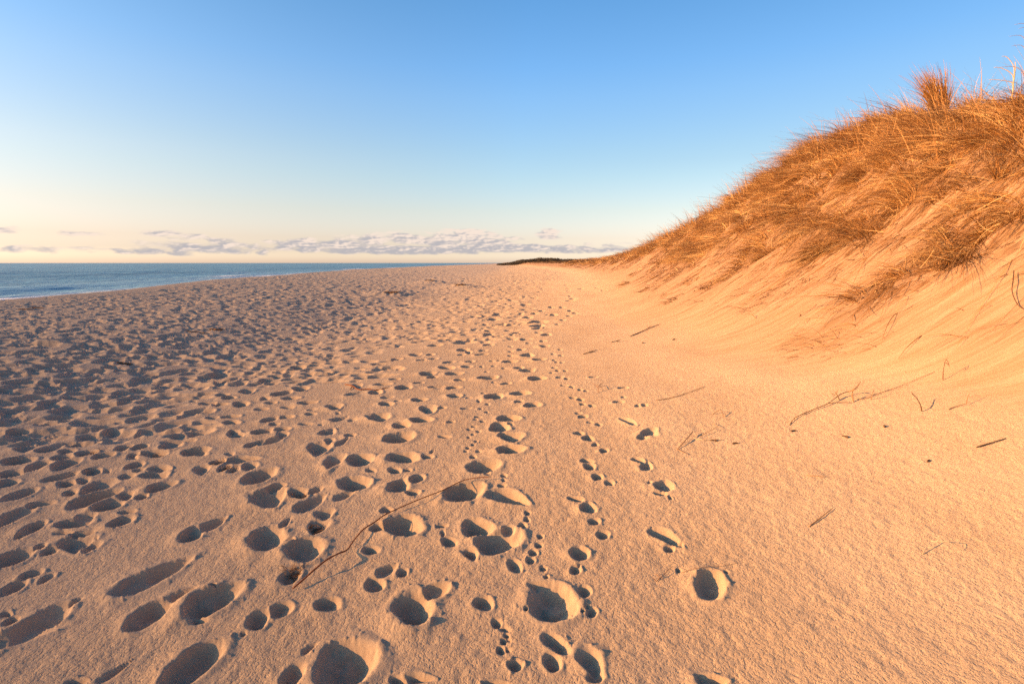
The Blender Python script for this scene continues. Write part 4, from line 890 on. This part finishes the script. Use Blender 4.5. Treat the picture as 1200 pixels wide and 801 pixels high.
# ---------------------------------------------------------------- sky, sun, camera
def build_world():
    w = bpy.data.worlds.new('World'); SC.world = w; w.use_nodes = True
    k = Nodes(w.node_tree); bg = next(n for n in k.n if n.type == 'BACKGROUND')
    sk = k.new('TexSky', sky_type='NISHITA', sun_disc=False, sun_elevation=SUN_EL, sun_rotation=SUN_AZ)
    sk.air_density = SKY[0]; sk.dust_density = SKY[1]; sk.ozone_density = SKY[2]
    co = k.new('TexCoord').outputs['Generated']
    nrm = k.new('VectorMath', operation='NORMALIZE'); k.put(nrm.inputs[0], co)
    sep = k.new('SeparateXYZ'); k.put(sep.inputs[0], nrm.outputs[0])
    el = k.math('ARCSINE', sep.outputs[2]); az = k.math('ARCTAN2', sep.outputs[0], sep.outputs[1])
    # colour of the clear air by height above the horizon
    tint = k.ramp(k.math('MULTIPLY', el, 1 / R(60), clamp=True), SKY_TINT)
    clear = k.mix(1.0, sk.outputs[0], tint, 'MULTIPLY')
    dp = k.math('MULTIPLY_ADD', sep.outputs[0], math.sin(SUN_AZ), k.math('MULTIPLY', sep.outputs[1], math.cos(SUN_AZ)))
    clear = k.mix(k.rng(el, R(1.5), R(10)), clear, k.mix(1.0, clear, k.ramp(k.math('MULTIPLY_ADD', dp, .5, .5), SKY_SIDE), 'MULTIPLY'))
    # a bank of small cumulus far out over the sea, and thin wisps
    cv = k.new('CombineXYZ'); k.put(cv.inputs[0], k.math('MULTIPLY', az, 34)); k.put(cv.inputs[1], k.math('MULTIPLY', el, 105))
    n_ = k.noise(cv.outputs[0], 1.0, 5, .52, .25)
    nb_ = k.noise(k.map(cv.outputs[0], loc=(.16, -.22, 0)), 1.0, 5, .52, .25)
    shape = None
    for px, py, pw, ph, s in CLOUDS:
        u = (px - 600) / F; a0 = math.atan(u)
        e0 = math.atan((308 - py) / F * math.cos(a0)); wa = pw / F * math.cos(a0) ** 2; he = ph / F * math.cos(a0)
        da = k.math('MULTIPLY', k.math('SUBTRACT', az, a0), 1 / wa); de = k.math('MULTIPLY', k.math('SUBTRACT', el, e0), 1 / he)
        r2 = k.math('MULTIPLY_ADD', da, da, k.math('MULTIPLY', de, de))
        v = k.math('MULTIPLY_ADD', r2, -s, s)
        shape = v if shape is None else k.math('MAXIMUM', shape, v)
    shape = k.math('MAXIMUM', shape, -2.0)
    dens = k.math('ADD', shape, k.math('MULTIPLY', k.math('SUBTRACT', n_, .515), 3.6))
    cover = k.rng(dens, .0, 1.0, 0, .90, True)
    lit = k.rng(k.math('ADD', k.math('MULTIPLY', k.math('SUBTRACT', n_, nb_), 1.3), k.math('MULTIPLY', k.math('SUBTRACT', el, R(1.9)), 5.5)), -.10, .16, 0, 1, True)
    cc = k.mix(lit, CLOUD_DARK, CLOUD_LIT)
    col = k.mix(cover, clear, cc)
    k.put(bg.inputs[0], col); bg.inputs[1].default_value = SKY_STRENGTH
SKY = (1.0, 1.0, 2.0)
SKY_STRENGTH = .102
SKY_TINT = [(0, (1.75, 1.42, 1.62)), (.0105, (1.62, 1.42, 1.62)), (.0240, (1.20, 1.02, 1.20)), (.0419, (1.13, 0.90, 0.98)), (.0889, (1.10, 0.91, 0.87)), (.1432, (1.01, 0.96, 0.92)), (.1849, (0.95, 0.98, 0.98)),
            (.2707, (0.82, 1.02, 1.17)), (.3142, (0.72, 1.01, 1.23)), (.4008, (0.60, 0.96, 1.20)), (.62, (.40, .72, 1.05)), (1, (.26, .48, .80))]
# brighter, whiter air towards the sun, deeper blue away from it
SKY_SIDE = [(.05, (.74, .72, .70)), (.32, (1, 1, 1)), (.70, (1.38, 1.12, 1.0)), (1, (1.6, 1.3, 1.05))]
CLOUD_DARK = (1.95, 1.88, 2.02); CLOUD_LIT = (3.9, 3.2, 2.75)
# each: image-survey bearing and height (as 1200 px frame columns and rows), width, height, weight
CLOUDS = [(20, 270, 55, 4, .7), (105, 275, 40, 4, .6), (200, 274, 28, 5, 1.1), (228, 279, 30, 6, .8), (262, 282, 26, 4, .8), (250, 291, 110, 9, 1.0), (200, 294, 70, 6, .9), (70, 293, 80, 5, .6),
          (365, 287, 60, 8, 1.2), (430, 283, 46, 9, 1.2), (470, 293, 150, 6, 1.6), (585, 291, 130, 6, 1.6), (672, 293, 70, 5, 1.2), (472, 279, 34, 9, 1.3), (545, 277, 48, 9, 1.4), (516, 283, 56, 8, 1.3), (566, 283, 44, 9, 1.3),
          (641, 275, 19, 8, 1.3), (602, 280, 16, 4, .8), (715, 287, 40, 4, .7), (760, 289, 40, 4, .5)]
build_world()

sun = bpy.data.lights.new('sun', 'SUN'); sun.energy = 5.0; sun.angle = R(.55); sun.color = (1.0, .515, .21)
so = bpy.data.objects.new('sun', sun); C.objects.link(so)
so.rotation_euler = SUN_DIR.to_track_quat('Z', 'Y').to_euler(); so.location = (-30, -10, 20)

cam = bpy.data.cameras.new('camera'); co = bpy.data.objects.new('camera', cam); C.objects.link(co)
cam.sensor_width = 36; cam.lens = F / 1200 * 36; cam.clip_start = .05; cam.clip_end = 60000
co.location = (0, 0, EYE); co.rotation_euler = (math.pi / 2 - PITCH, 0, 0)
SC.camera = co

SC.render.engine = 'CYCLES'
SC.cycles.max_bounces = 3; SC.cycles.diffuse_bounces = 2; SC.cycles.glossy_bounces = 2; SC.cycles.transmission_bounces = 2
SC.cycles.use_denoising = False
SC.view_settings.view_transform = 'Standard'; SC.view_settings.look = 'None'; SC.view_settings.gamma = 1; SC.view_settings.use_curve_mapping = False
SC.view_settings.exposure = 1.27
